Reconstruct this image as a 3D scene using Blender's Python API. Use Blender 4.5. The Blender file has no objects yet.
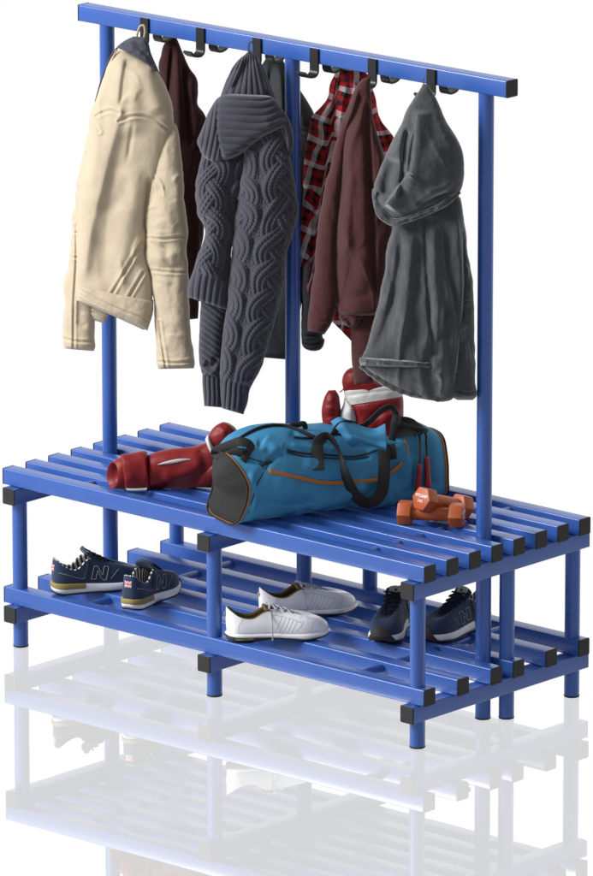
import bpy, math, random
import numpy as np

scene = bpy.context.scene
COL = scene.collection
rng = np.random.default_rng(7)

# ---------------------------------------------------------------- camera model
CAM = np.array([11.70868, -13.06701, 5.121])
YAW, PITCH, ROLL, FPX = 0.73014, -0.25342, -0.00079, 7619.11
PW, PH = 593.0, 876.0
_cy, _sy, _cp, _sp = math.cos(YAW), math.sin(YAW), math.cos(PITCH), math.sin(PITCH)
FWD = np.array([-_sy*_cp, _cy*_cp, _sp])
_r0 = np.array([_cy, _sy, 0.0]); _u0 = np.cross(_r0, FWD)
RGT = math.cos(ROLL)*_r0 + math.sin(ROLL)*_u0
UPV = math.cos(ROLL)*_u0 - math.sin(ROLL)*_r0


def ray(u, v):
    u = np.asarray(u, float)[..., None]; v = np.asarray(v, float)[..., None]
    return (u-PW/2)/FPX*RGT - (v-PH/2)/FPX*UPV + FWD


def ground(u, v, z):
    D = ray(u, v); t = (z-CAM[2])/D[..., 2]
    return CAM + t[..., None]*D


class Frame:
    """a vertical plane standing in the room: sketch coordinates -> metres, with a depth towards its normal"""
    def __init__(self, x0, y0, deg):
        a = math.radians(deg)
        self.P = np.array([x0, y0, 0.0]); self.n = np.array([math.sin(a), -math.cos(a), 0.0])
        self.a = np.array([math.cos(a), math.sin(a), 0.0])

    def map(self, U, V, d):
        D = ray(U, V)
        t = (((self.P-CAM) @ self.n) + np.asarray(d, float))/(D @ self.n)
        return CAM + t[..., None]*D


# ---------------------------------------------------------------- numeric helpers
def spline(P, n):
    """Hermite curve with chord-length tangents through the rows of P, n samples"""
    P = np.asarray(P, float)
    if len(P) == 2:
        t = np.linspace(0, 1, n)[:, None]; return P[0]*(1-t)+P[1]*t
    q = P[:, :min(4, P.shape[1])]
    s = np.r_[0, np.cumsum(np.maximum(1e-6, np.sqrt(((q[1:]-q[:-1])**2).sum(1))))]
    m = np.zeros_like(P)
    h = np.diff(s)[:, None]; dl = (P[1:]-P[:-1])/h
    m[1:-1] = (dl[:-1]*h[1:]+dl[1:]*h[:-1])/(h[1:]+h[:-1])
    m[0] = dl[0]; m[-1] = dl[-1]
    x = np.linspace(0, s[-1], n); i = np.clip(np.searchsorted(s, x, 'right')-1, 0, len(P)-2)
    hh = (s[i+1]-s[i]); t = ((x-s[i])/hh)[:, None]; hh = hh[:, None]
    return ((2*t**3-3*t**2+1)*P[i]+(t**3-2*t**2+t)*hh*m[i]+(-2*t**3+3*t**2)*P[i+1]+(t**3-t**2)*hh*m[i+1])


_lat = rng.random((256, 256))*2-1


def vnoise(x, y):
    xi = np.floor(x).astype(int); yi = np.floor(y).astype(int)
    fx = x-xi; fy = y-yi
    fx = fx*fx*(3-2*fx); fy = fy*fy*(3-2*fy)
    g = lambda a, b: _lat[a % 256, b % 256]
    return ((g(xi, yi)*(1-fx)+g(xi+1, yi)*fx)*(1-fy)+(g(xi, yi+1)*(1-fx)+g(xi+1, yi+1)*fx)*fy)


def fbm(x, y, o=3):
    r = 0; a = 1.0
    for k in range(o):
        r = r+a*vnoise(x*2**k+17.3*k, y*2**k+5.1*k); a *= .5
    return r


def smooth(a, b, x):
    t = np.clip((x-a)/(b-a), 0, 1); return t*t*(3-2*t)


def poly_dist(U, V, pts):
    """distance to a polyline, the side of it and how far along it (0..1)"""
    pts = np.asarray(pts, float)
    best = np.full(U.shape, 1e9); side = np.zeros(U.shape); along = np.zeros(U.shape)
    seg = np.sqrt(((pts[1:]-pts[:-1])**2).sum(1)); tot = seg.sum(); acc = 0
    for i in range(len(pts)-1):
        a, b = pts[i], pts[i+1]; e = b-a; l2 = (e**2).sum()+1e-12
        t = np.clip(((U-a[0])*e[0]+(V-a[1])*e[1])/l2, 0, 1)
        dx = U-(a[0]+t*e[0]); dy = V-(a[1]+t*e[1]); d = np.hypot(dx, dy)
        m = d < best
        best = np.where(m, d, best)
        side = np.where(m, np.sign(e[0]*dy-e[1]*dx), side)
        along = np.where(m, (acc+t*seg[i])/tot, along)
        acc += seg[i]
    return best, side, along


def strokes(U, V, lst):
    """sum of folds: (points, width one side, width other side, height, fade at ends)"""
    z = np.zeros(U.shape)
    for s in lst:
        pts, wa, wb, amp = s[:4]; fade = s[4] if len(s) > 4 else .18
        P = spline(pts, 5*len(pts)) if len(pts) > 2 else pts
        d, sd, al = poly_dist(U, V, P)
        w = np.where(sd > 0, wa, wb)
        g = np.exp(-(d/w)**2)
        if fade > 0:
            g = g*smooth(0, fade, al)*smooth(0, fade, 1-al)
        z += amp*g
    return z


# ---------------------------------------------------------------- object helpers
def link(o, parent=None):
    COL.objects.link(o)
    if parent is not None: o.parent = parent
    return o


def make_mesh(name, verts, faces, mat, parent=None, smooth_=True, uv=None, mats=None, midx=None, origin=None):
    verts = np.asarray(verts, float)
    if origin is not None: verts = verts-np.asarray(origin)
    me = bpy.data.meshes.new(name)
    if isinstance(faces, np.ndarray) and faces.ndim == 2:
        k = faces.shape[1]; nf = len(faces)
        me.vertices.add(len(verts)); me.vertices.foreach_set('co', verts.ravel())
        me.loops.add(nf*k); me.loops.foreach_set('vertex_index', faces.ravel().astype(np.int32))
        me.polygons.add(nf); me.polygons.foreach_set('loop_start', np.arange(0, nf*k, k, dtype=np.int32))
        me.polygons.foreach_set('loop_total', np.full(nf, k, np.int32))
        me.update(calc_edges=True)
    else:
        me.from_pydata([tuple(v) for v in verts], [], [tuple(int(i) for i in f) for f in faces]); me.update()
    if uv is not None:
        lay = me.uv_layers.new(name='UVMap')
        li = np.empty(len(me.loops), np.int32); me.loops.foreach_get('vertex_index', li)
        lay.data.foreach_set('uv', np.asarray(uv, float)[li].ravel())
    for m in (mats or [mat]): me.materials.append(m)
    if midx is not None: me.polygons.foreach_set('material_index', np.asarray(midx, np.int32))
    me.polygons.foreach_set('use_smooth', np.full(len(me.polygons), bool(smooth_)))
    me.update()
    o = bpy.data.objects.new(name, me)
    if origin is not None: o.location = origin
    return link(o, parent)


def thing(name, label, cat, loc, group=None, rotz=0.0):
    o = bpy.data.objects.new(name, None); o.empty_display_size = .05
    o.location = loc; o.rotation_euler = (0, 0, rotz)
    o['label'] = label; o['category'] = cat
    if group: o['group'] = group
    return link(o)


def hang(o, root):
    """parent a mesh given in world coordinates under a thing"""
    o.parent = root
    bpy.context.view_layer.update()
    o.matrix_parent_inverse = root.matrix_world.inverted()
    return o


def grid_faces(nr, nc, wrap=False, off=0):
    r = np.arange(nr-1)[:, None]; c = np.arange(nc if wrap else nc-1)[None, :]
    c2 = (c+1) % nc
    a = r*nc+c; b = r*nc+c2; d = (r+1)*nc+c2; e = (r+1)*nc+c
    return np.stack([a, b, d, e], -1).reshape(-1, 4)+off


def tube_geo(path, rad, n=10, close=True, squash=None):
    """verts, faces of a swept tube; rad scalar or per point"""
    path = np.asarray(path, float); m = len(path)
    rad = np.broadcast_to(np.asarray(rad, float), (m,))
    tg = np.gradient(path, axis=0); tg /= np.linalg.norm(tg, axis=1)[:, None]+1e-12
    ref = np.array([0, 0, 1.0]) if abs(tg[0][2]) < .9 else np.array([1.0, 0, 0])
    V = []
    nrm = np.cross(tg[0], ref); nrm /= np.linalg.norm(nrm)
    for i in range(m):
        nrm = nrm-tg[i]*(nrm @ tg[i]); nrm /= np.linalg.norm(nrm)+1e-12
        bn = np.cross(tg[i], nrm)
        a = np.linspace(0, 2*np.pi, n, endpoint=False)
        V.append(path[i]+rad[i]*(np.cos(a)[:, None]*nrm+np.sin(a)[:, None]*bn))
    V = np.concatenate(V); F = [tuple(f) for f in grid_faces(m, n, True)]
    if close:
        F.append(tuple(range(n))[::-1]); F.append(tuple(range((m-1)*n, m*n)))
    return V, F


def merge_geo(gs):
    V = []; F = []; o = 0
    for v, f in gs:
        V.append(np.asarray(v, float)); F += [tuple(int(i)+o for i in q) for q in f]; o += len(v)
    return np.concatenate(V), F


def tube(name, path, rad, mat, parent=None, n=10):
    V, F = tube_geo(path, rad, n)
    return make_mesh(name, V, F, mat, parent)


def strap_geo(path, across, w, th):
    """flat webbing: path points, unit vectors across it, width, thickness"""
    path = np.asarray(path, float); across = np.asarray(across, float)
    tg = np.gradient(path, axis=0); tg /= np.linalg.norm(tg, axis=1)[:, None]+1e-12
    across = across-tg*(across*tg).sum(1)[:, None]; across /= np.linalg.norm(across, axis=1)[:, None]+1e-12
    nr = np.cross(tg, across)
    w = np.broadcast_to(np.asarray(w, float), (len(path),))[:, None]
    sec = [(-.5, -.35), (-.47, -.5), (.47, -.5), (.5, -.35), (.5, .35), (.47, .5), (-.47, .5), (-.5, .35)]
    V = np.stack([path+across*w*a+nr*th*b for a, b in sec], 1).reshape(-1, 3)
    n = len(sec); F = [tuple(f) for f in grid_faces(len(path), n, True)]
    F.append(tuple(range(n))[::-1]); F.append(tuple(range((len(path)-1)*n, len(path)*n)))
    return V, F


def loft(name, rows, mat, frame, parent, nt=160, nu=80, disp=None, k=2.4, back=1.0, base=0.0,
         uvrot=False, warp=None, hem=0.0, edge=0.0, mats=None, backdisp=.35, tip=False):
    """closed padded shape between two outlines. rows: (lx,ly,rx,ry,thickness[,depth]) in sketch coordinates"""
    R = np.array([list(r)+[0.0]*(6-len(r)) for r in rows], float)
    S = spline(R, nt)
    f = np.linspace(0, 1, nu); s = .5-.5*np.cos(np.pi*f); s = .35*f+.65*s
    lx, ly, rx, ry, T, B = [S[:, i][:, None] for i in range(6)]
    T = np.maximum(T, .0015)
    U = lx+(rx-lx)*s; V = ly+(ry-ly)*s
    if edge:
        e = np.abs(2*s-1)**3
        n1 = fbm(V*.06+11, U*0+3.3, 3); n2 = fbm(V*.06+41, U*0+8.3, 3)
        U = U+edge*e*np.where(s < .5, n1, n2)
    prof = np.maximum(0, 1-np.abs(2*s-1)**k)**(1/k)
    prof = np.broadcast_to(prof, U.shape)
    cx = (lx+rx)/2; cyc = (ly+ry)/2
    arc = np.r_[0, np.cumsum(np.hypot(np.diff(cx[:, 0]), np.diff(cyc[:, 0])))][:, None]
    W = np.hypot(rx-lx, ry-ly); X = (s-.5)*W
    ARC = np.broadcast_to(arc, U.shape)
    D = np.zeros(U.shape) if disp is None else disp(U, V, X, ARC, s+0*U, (arc/arc[-1])+0*U)
    tt = np.ones((nt, 1))
    if hem > 0:
        q = np.clip((arc[-1]-arc)/hem, 0, 1); tt = np.sqrt(np.maximum(0, 1-(1-q)**2))*.75+.25
    if tip:
        q = np.clip(arc/(tip if tip is not True else 4.0), 0, 1); tt = tt*(np.sqrt(np.maximum(0, 1-(1-q)**2))*.9+.1)
    pw = np.sqrt(prof)
    df = base+B+T*tt*prof+D*(.25+.75*pw)
    db = base+B-T*back*tt*prof+D*(.25+.1*pw)*backdisp/.35
    db = np.minimum(db, df-.001*pw)
    # shared rim: average
    for c in (0, -1):
        m = .5*(df[:, c]+db[:, c]); df[:, c] = m; db[:, c] = m
    Pf = frame.map(U, V, df); Pb = frame.map(U, V, db)
    uvx = X/100; uvy = ARC/100
    if warp is not None: uvx, uvy = warp(uvx, uvy, U, V)
    uv = np.stack([uvx, uvy], -1)
    # ring of columns: front 0..nu-1, back nu-2..1
    ring = np.concatenate([Pf, Pb[:, -2:0:-1]], 1); ruv = np.concatenate([uv, uv[:, -2:0:-1]+.37], 1)
    nc = ring.shape[1]
    F = grid_faces(nt, nc, True)[:, ::-1]
    vs = ring.reshape(-1, 3)
    # caps: quads joining front and back rows
    cap = []
    for r0, flip in ((0, 1), ((nt-1)*nc, 0)):
        j = np.arange(nu-1)
        fa = r0+j; fb = r0+j+1
        ba = r0+np.where(j == 0, 0, nc-j); bb = r0+np.where(j+1 == nu-1, nu-1, nc-(j+1))
        qd = np.stack([fa, fb, bb, ba], -1)
        qd = qd[1:-1]
        cap.append(qd[:, ::-1] if flip else qd)
    F = np.concatenate([F]+cap)
    o = make_mesh(name, vs, F, mat, None, True, uv=ruv.reshape(-1, 2), mats=mats)
    if parent is not None: hang(o, parent)
    return o


def cast(obs, u, v):
    """nearest point of the given meshes seen under sketch positions, with its normal"""
    from mathutils.bvhtree import BVHTree
    from mathutils import Vector
    bpy.context.view_layer.update()
    trees = []
    for o in obs:
        mw = np.array(o.matrix_world); me = o.data
        co = np.empty(len(me.vertices)*3); me.vertices.foreach_get('co', co); co = co.reshape(-1, 3) @ mw[:3, :3].T+mw[:3, 3]
        trees.append(BVHTree.FromPolygons(co.tolist(), [tuple(p_.vertices) for p_ in me.polygons]))
    out = []; nn = []
    for a, b in zip(np.atleast_1d(u), np.atleast_1d(v)):
        d = ray(np.array(float(a)), np.array(float(b))); d = d/np.linalg.norm(d); best = None
        for t in trees:
            h = t.ray_cast(Vector(CAM), Vector(d))
            if h[0] is not None and (best is None or h[3] < best[3]): best = h
        if best is None: out.append(np.full(3, np.nan)); nn.append(-d)
        else:
            n = np.array(best[1]); n = n if n @ d < 0 else -n
            out.append(np.array(best[0])); nn.append(n)
    return np.array(out), np.array(nn)


# ---------------------------------------------------------------- materials
def mat(name, col, rough=.6, spec=.5, sheen=0.0, var=0.0, vscale=60.0, bump=0.0, bscale=400.0, coat=0.0, bump2=0.0, b2scale=40., metal=0., stretch=None):
    m = bpy.data.materials.new(name); m.use_nodes = True
    nt = m.node_tree; b = nt.nodes['Principled BSDF']
    b.inputs['Base Color'].default_value = (*col, 1); b.inputs['Roughness'].default_value = rough
    b.inputs['Specular IOR Level'].default_value = spec; b.inputs['Metallic'].default_value = metal
    b.inputs['Coat Weight'].default_value = coat; b.inputs['Coat Roughness'].default_value = .12
    if sheen:
        b.inputs['Sheen Weight'].default_value = sheen; b.inputs['Sheen Roughness'].default_value = .45
    tc = nt.nodes.new('ShaderNodeTexCoord'); src = tc.outputs['Object']
    if stretch:
        mp = nt.nodes.new('ShaderNodeMapping'); mp.inputs['Scale'].default_value = stretch
        nt.links.new(src, mp.inputs['Vector']); src = mp.outputs['Vector']
    if var:
        n = nt.nodes.new('ShaderNodeTexNoise'); n.inputs['Scale'].default_value = vscale; n.inputs['Detail'].default_value = 6
        n.inputs['Roughness'].default_value = .65
        nt.links.new(src, n.inputs['Vector'])
        mr = nt.nodes.new('ShaderNodeMapRange'); mr.inputs['From Min'].default_value = .3; mr.inputs['From Max'].default_value = .7
        mr.inputs['To Min'].default_value = 1-var; mr.inputs['To Max'].default_value = 1+var
        nt.links.new(n.outputs['Fac'], mr.inputs['Value'])
        mx = nt.nodes.new('ShaderNodeVectorMath'); mx.operation = 'SCALE'; mx.inputs[0].default_value = col
        nt.links.new(mr.outputs['Result'], mx.inputs['Scale']); nt.links.new(mx.outputs['Vector'], b.inputs['Base Color'])
    last = None
    for amt, sc in ((bump, bscale), (bump2, b2scale)):
        if not amt: continue
        n = nt.nodes.new('ShaderNodeTexNoise'); n.inputs['Scale'].default_value = sc; n.inputs['Detail'].default_value = 4
        nt.links.new(src, n.inputs['Vector'])
        bp = nt.nodes.new('ShaderNodeBump'); bp.inputs['Strength'].default_value = min(1., amt); bp.inputs['Distance'].default_value = .0015 if sc > 150 else .006
        nt.links.new(n.outputs['Fac'], bp.inputs['Height'])
        if last: nt.links.new(last.outputs['Normal'], bp.inputs['Normal'])
        last = bp
    if last: nt.links.new(last.outputs['Normal'], b.inputs['Normal'])
    return m


M = {}
M['blue'] = mat('blue_powder_coat', (.026, .086, .335), .34, .5, var=.05, vscale=14, coat=.25)
M['black'] = mat('black_plastic', (.012, .012, .012), .6, .35, bump=.12, bscale=900)
M['hook'] = mat('hook_black', (.007, .007, .008), .4, .4)
# ---------------------------------------------------------------- world, camera, lamps, floor
def build_stage():
    w = bpy.data.worlds.new('World'); scene.world = w; w.use_nodes = True
    bg = w.node_tree.nodes['Background']; bg.inputs['Color'].default_value = (1, 1, 1, 1); bg.inputs['Strength'].default_value = 1.0
    # white surround behind the bench; dimming on the photographer's side added for contrast
    wn = w.node_tree; tc = wn.nodes.new('ShaderNodeTexCoord'); dt = wn.nodes.new('ShaderNodeVectorMath'); dt.operation = 'DOT_PRODUCT'
    dt.inputs[1].default_value = (-.667, .745, 0); wn.links.new(tc.outputs['Generated'], dt.inputs[0])
    mr = wn.nodes.new('ShaderNodeMapRange'); mr.interpolation_type = 'SMOOTHSTEP'
    mr.inputs['From Min'].default_value = -.1; mr.inputs['From Max'].default_value = .6; mr.inputs['To Min'].default_value = .50; mr.inputs['To Max'].default_value = 1.0
    wn.links.new(dt.outputs['Value'], mr.inputs['Value']); wn.links.new(mr.outputs['Result'], bg.inputs['Strength'])
    cd = bpy.data.cameras.new('camera'); co = bpy.data.objects.new('camera', cd); link(co)
    cd.sensor_fit = 'HORIZONTAL'; cd.sensor_width = 36; cd.lens = 36*FPX/PW; cd.clip_start = .5; cd.clip_end = 400
    from mathutils import Matrix
    m = Matrix(((RGT[0], UPV[0], -FWD[0], CAM[0]), (RGT[1], UPV[1], -FWD[1], CAM[1]), (RGT[2], UPV[2], -FWD[2], CAM[2]), (0, 0, 0, 1)))
    co.matrix_world = m; scene.camera = co
    scene.view_settings.view_transform = 'Standard'; scene.view_settings.look = 'None'
    scene.view_settings.exposure = 0; scene.view_settings.gamma = 1

    def area(name, loc, target, size, power):
        ld = bpy.data.lights.new(name, 'AREA'); ld.energy = power; ld.shape = 'DISK'; ld.size = size
        lo = bpy.data.objects.new(name, ld); link(lo); lo.location = loc
        from mathutils import Vector
        lo.rotation_euler = (Vector(target)-Vector(loc)).to_track_quat('-Z', 'Y').to_euler()
        return lo
    area('key_softbox', (-3.4, -5.0, 4.4), (0, 0, .7), 3.2, 760)
    # floor: mirror mixed with clear; white world shows through, so no shadows fall
    m = bpy.data.materials.new('glossy_floor'); m.use_nodes = True; nt = m.node_tree
    for n in list(nt.nodes): nt.nodes.remove(n)
    out = nt.nodes.new('ShaderNodeOutputMaterial'); mix = nt.nodes.new('ShaderNodeMixShader'); mix.inputs[0].default_value = .34
    tr = nt.nodes.new('ShaderNodeBsdfTransparent'); gl = nt.nodes.new('ShaderNodeBsdfGlossy'); gl.inputs['Roughness'].default_value = .0; gl.inputs['Color'].default_value = (1, 1, 1, 1)
    nt.links.new(tr.outputs[0], mix.inputs[1]); nt.links.new(gl.outputs[0], mix.inputs[2]); nt.links.new(mix.outputs[0], out.inputs[0])
    s = 60
    f = make_mesh('floor', [(-s, -s, 0), (s, -s, 0), (s, s, 0), (-s, s, 0)], [(0, 1, 2, 3)], m, None, False)
    f['kind'] = 'structure'


build_stage()

# ---------------------------------------------------------------- the bench
SH, SW, PIT = .040, .0391, .0796
ZT, ZL, ZR = .4439, .1475, 1.5403
XS, XC, YC, XP, XR, YL = .6745, .6363, .3178, .5978, .6765, .2789
YU = [(i-3.5)*PIT for i in range(8)]
YLOW = [-3.5*PIT, -2*PIT, -.5*PIT, .5*PIT, 2*PIT, 3.5*PIT]
TR = .0182


def bar_geo(L, w, h, r=.003, n=3):
    """rounded square tube along X centred on the origin"""
    sec = []
    for (sx, sy, a0) in ((1, 1, 0), (-1, 1, 90), (-1, -1, 180), (1, -1, 270)):
        for k in range(n+1):
            a = math.radians(a0+90*k/n)
            sec.append((sx*(w/2-r)+r*math.cos(a), sy*(h/2-r)+r*math.sin(a)))
    m = len(sec); e = .0012
    V = []
    for x, sc in ((-L/2, e), (-L/2+e, 0), (L/2-e, 0), (L/2, e)):
        for (y, z) in sec: V.append((x, y-math.copysign(sc, y), z-math.copysign(sc, z)))
    F = [tuple(f) for f in grid_faces(4, m, True)]
    F.append(tuple(range(m))[::-1]); F.append(tuple(range(3*m, 4*m)))
    return np.array(V), F


def rot_z90(V):
    return np.stack([-V[:, 1], V[:, 0], V[:, 2]], 1)


def sharp_smooth(o, ang=35):
    me = o.data
    me.polygons.foreach_set('use_smooth', np.ones(len(me.polygons), bool))
    me.set_sharp_from_angle(angle=math.radians(ang))
    return o


bench = thing('cloakroom_bench', 'blue double sided cloakroom bench with slatted seat, shoe shelf and hook rail', 'bench', (0, 0, 0))
slatV, slatF = bar_geo(2*XS-.006, SW, SH)
capV, capF = bar_geo(.0042, SW+.0006, SH+.0006, .003)
slat_me = cap_me = None


def put(name, me, loc, parent, rz=0):
    o = bpy.data.objects.new(name, me); o.location = loc; o.rotation_euler = (0, 0, rz); return link(o, parent)


_o = sharp_smooth(make_mesh('seat_slat', slatV, slatF, M['blue'], bench)); slat_me = _o.data; _o.location = (0, YU[0], ZT-SH/2)
_c = sharp_smooth(make_mesh('end_cap', capV, capF, M['black'], _o)); cap_me = _c.data; _c.location = (XS-.002, 0, 0)
put('end_cap', cap_me, (-XS+.002, 0, 0), _o)
for nm, ys, z in (('seat_slat', YU[1:], ZT), ('shelf_slat', YLOW, ZL)):
    for y in ys:
        s = put(nm, slat_me, (0, y, z-SH/2), bench)
        for sx in (1, -1): put('end_cap', cap_me, (sx*(XS-.002), 0, 0), s)
# crossbars
cbV, cbF = bar_geo(2*YC-.006, .0405, .0400)
_m = None
for z in (ZT-SH, ZL-SH):
    for x in (-XC, 0, XC):
        loc = (x, 0, z-.0212)
        if _m is None:
            cb = sharp_smooth(make_mesh('crossbar', cbV, cbF, M['blue'], bench)); _m = cb.data
            cb.location = loc; cb.rotation_euler = (0, 0, math.pi/2)
        else: cb = put('crossbar', _m, loc, bench, math.pi/2)
        for sx in (1, -1): put('end_cap', cap_me, (sx*(YC-.002), 0, 0), cb)
# rail
rv, rf = bar_geo(2*XR-.006, SW, SH)
rail = sharp_smooth(make_mesh('rail', rv, rf, M['blue'], bench)); rail.location = (0, 0, ZR-SH/2)
for sx in (1, -1): put('end_cap', cap_me, (sx*(XR-.002), 0, 0), rail)


def post(name, x, y, z0, z1, foot=True):
    n = 40
    V, F = tube_geo([(0, 0, z0+(.004 if foot else 0)), (0, 0, (z0+z1)/2), (0, 0, z1)], TR, n)
    o = sharp_smooth(make_mesh(name, V, F, M['blue'], bench), 50); o.location = (x, y, 0)
    if foot:
        V, F = tube_geo([(0, 0, z0+.0003), (0, 0, z0+.0015), (0, 0, z0+.0045)], [TR-.0006, TR+.0006, TR+.0006], n)
        sharp_smooth(make_mesh('foot_cap', V, F, M['black'], o), 50)
    return o


for x in (-XC, 0, XC):
    for y in (-YL, YL, PIT/2): post('leg', x, y, 0, ZT-2*SH-.0005)
for x in (-XP, XP): post('pole', x, 0, 0, ZR-SH)
post('pole', 0, 0, ZT-SH-.001, ZR-SH, False)
# spacer rods through the slats
for x, z, y0, y1 in ((-.4475, ZT-.0165, YU[0], YU[7]), (.4575, ZT-.0165, YU[0], YU[7]), (-.437, ZL-.0165, YLOW[0], YLOW[5]), (.437, ZL-.0165, YLOW[0], YLOW[5])):
    V, F = tube_geo([(x, y0, z), (x, 0, z), (x, y1, z)], .0108, 20)
    sharp_smooth(make_mesh('spacer_rod', V, F, M['blue'], bench), 50)


# hooks
def hook_geo(sgn):
    pth = [(0, -.003), (0, -.02), (0, -.045), (0, -.054)]
    c = (.013, -.054); 
    for a in np.linspace(0, 90, 8)[1:]:
        r = .013; pth.append((c[0]-r*math.cos(math.radians(a)), c[1]-r*math.sin(math.radians(a))))
    pth += [(.022, -.0668), (.032, -.0645), (.041, -.059), (.046, -.0535)]
    P = np.array([(0, -(SW/2+.0024+a)*sgn, b) for a, b in pth])
    A = np.tile([1.0, 0, 0], (len(P), 1))
    return strap_geo(P, A, .0265, .0058)


HX = [-.4535+.1806*i for i in range(6)]
for sgn in (1, -1):
    me = None
    for x in HX:
        if me is None:
            V, F = hook_geo(sgn); h = sharp_smooth(make_mesh('hook', V, F, M['hook'], bench), 40); me = h.data; h.location = (x, 0, ZR)
        else: h = put('hook', me, (x, 0, ZR), bench)
# ---------------------------------------------------------------- the clothes on the hooks
M['suede'] = mat('cream_suede', (.45, .375, .27), .85, .25, sheen=.25, var=.045, vscale=22, bump=.35, bscale=330, bump2=.12, b2scale=90)
M['lining'] = mat('slate_lining', (.055, .055, .075), .8, .3, var=.08, vscale=200, bump=.2)
M['cord'] = mat('cream_cord', (.42, .33, .2), .8, .3, bump=.3, bscale=900)
M['maroon_dark'] = mat('dark_maroon_jersey', (.034, .012, .012), .95, .15, sheen=.12, var=.18, vscale=260, bump=.3, bscale=700)
M['maroon'] = mat('maroon_heather_fleece', (.050, .0150, .0152), .95, .2, sheen=.15, var=.36, vscale=330, bump=.35, bscale=600, stretch=(1, 1, .55))
M['knit'] = mat('slate_wool', (.039, .038, .053), .92, .2, sheen=.3, var=.10, vscale=160, bump=.4, bscale=900)
M['charcoal'] = mat('charcoal_jacket', (.022, .0235, .026), .75, .3, var=.25, vscale=30, bump=.2, bscale=500)
M['grey'] = mat('grey_velour', (.039, .042, .047), .92, .2, sheen=.6, var=.17, vscale=36, bump=.4, bscale=400, bump2=.3, b2scale=100)


def plaid_material():
    m = bpy.data.materials.new('red_black_white_plaid'); m.use_nodes = True; nt = m.node_tree; b = nt.nodes['Principled BSDF']
    b.inputs['Roughness'].default_value = .9; b.inputs['Specular IOR Level'].default_value = .15
    uv = nt.nodes.new('ShaderNodeTexCoord'); sp = nt.nodes.new('ShaderNodeSeparateXYZ'); nt.links.new(uv.outputs['UV'], sp.inputs[0])
    red, blk, wht = (.30, .010, .013, 1), (.014, .012, .013, 1), (.50, .48, .49, 1)
    seq = [red, blk, red, wht, blk]
    wid = [.20, .20, .20, .23, .17]
    outs = []
    for ax, fr in (('X', 4.3), ('Y', 4.3)):
        mu = nt.nodes.new('ShaderNodeMath'); mu.operation = 'MULTIPLY'; mu.inputs[1].default_value = fr
        nt.links.new(sp.outputs[ax], mu.inputs[0])
        frn = nt.nodes.new('ShaderNodeMath'); frn.operation = 'FRACT'; nt.links.new(mu.outputs[0], frn.inputs[0])
        rp = nt.nodes.new('ShaderNodeValToRGB'); rp.color_ramp.interpolation = 'CONSTANT'
        el = rp.color_ramp.elements
        el[0].position = 0; el[0].color = seq[0]; el[1].position = wid[0]; el[1].color = seq[1]
        p = wid[0]+wid[1]
        for c, w_ in zip(seq[2:], wid[2:]):
            e = el.new(min(p, .999)); e.color = c; p += w_
        nt.links.new(frn.outputs[0], rp.inputs[0]); outs.append(rp)
    mx = nt.nodes.new('ShaderNodeMix'); mx.data_type = 'RGBA'; mx.inputs[0].default_value = .5
    nt.links.new(outs[0].outputs[0], mx.inputs[6]); nt.links.new(outs[1].outputs[0], mx.inputs[7])
    nt.links.new(mx.outputs[2], b.inputs['Base Color'])
    return m


M['plaid'] = plaid_material()


def wrinkle(sx, sy, amp, seed=0.0, o=3):
    return lambda U, V: .45*amp*fbm(U/sx+seed, V/sy+seed*1.7, 2)


def folds(n, box, ang, length, width, amp, seed, spread=18, bend=.25):
    """a handful of soft folds with one crisp side each, scattered in box, running at about ang degrees"""
    r = np.random.default_rng(seed); out = []
    for _ in range(n):
        x = r.uniform(box[0], box[2]); y = r.uniform(box[1], box[3]); a = math.radians(ang+r.normal(0, spread)); L = length*r.uniform(.6, 1.4)
        d = np.array([math.cos(a), math.sin(a)]); nn = np.array([-d[1], d[0]])*L*bend*r.normal(0, .5)
        w = width*r.uniform(.7, 1.4); k = r.uniform(.22, .5)
        out.append(([(x-d[0]*L/2, y-d[1]*L/2), (x+nn[0], y+nn[1]), (x+d[0]*L/2, y+d[1]*L/2)], w*(k if r.random() < .5 else 1), w*(1 if r.random() < .5 else k), amp*r.choice([1, 1, -1])*r.uniform(.6, 1.3), .35))
    return lambda U, V: strokes(U, V, out)


def seam(U, V, lst, depth=.0022, w=1.5, puff=.0018, pw=4.5):
    depth *= 1.35; puff *= 1.3; w *= .75; pw *= .62
    z = np.zeros(U.shape)
    for pts in lst:
        P = spline(pts, 6*len(pts)) if len(pts) > 2 else pts
        d, s, al = poly_dist(U, V, P)
        z += -depth*np.exp(-(d/w)**2)+puff*np.exp(-((d-pw)/(pw*.55))**2)
    return z


# ================================================================ cream coat
G = Frame(-.4535, -.088, 24)
coat = thing('coat', 'cream suede coat with slate collar lining hanging on the leftmost front hook', 'coat', tuple(G.map(np.array(140.), np.array(30.), 0)), 'clothes hanging on the front hooks')
_yoke = [[(96, 116), (103, 112.5), (110.4, 110.6), (118.5, 113.2)], [(119, 121), (128.6, 117), (142.8, 116), (155, 120), (168, 129.4)]]


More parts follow.
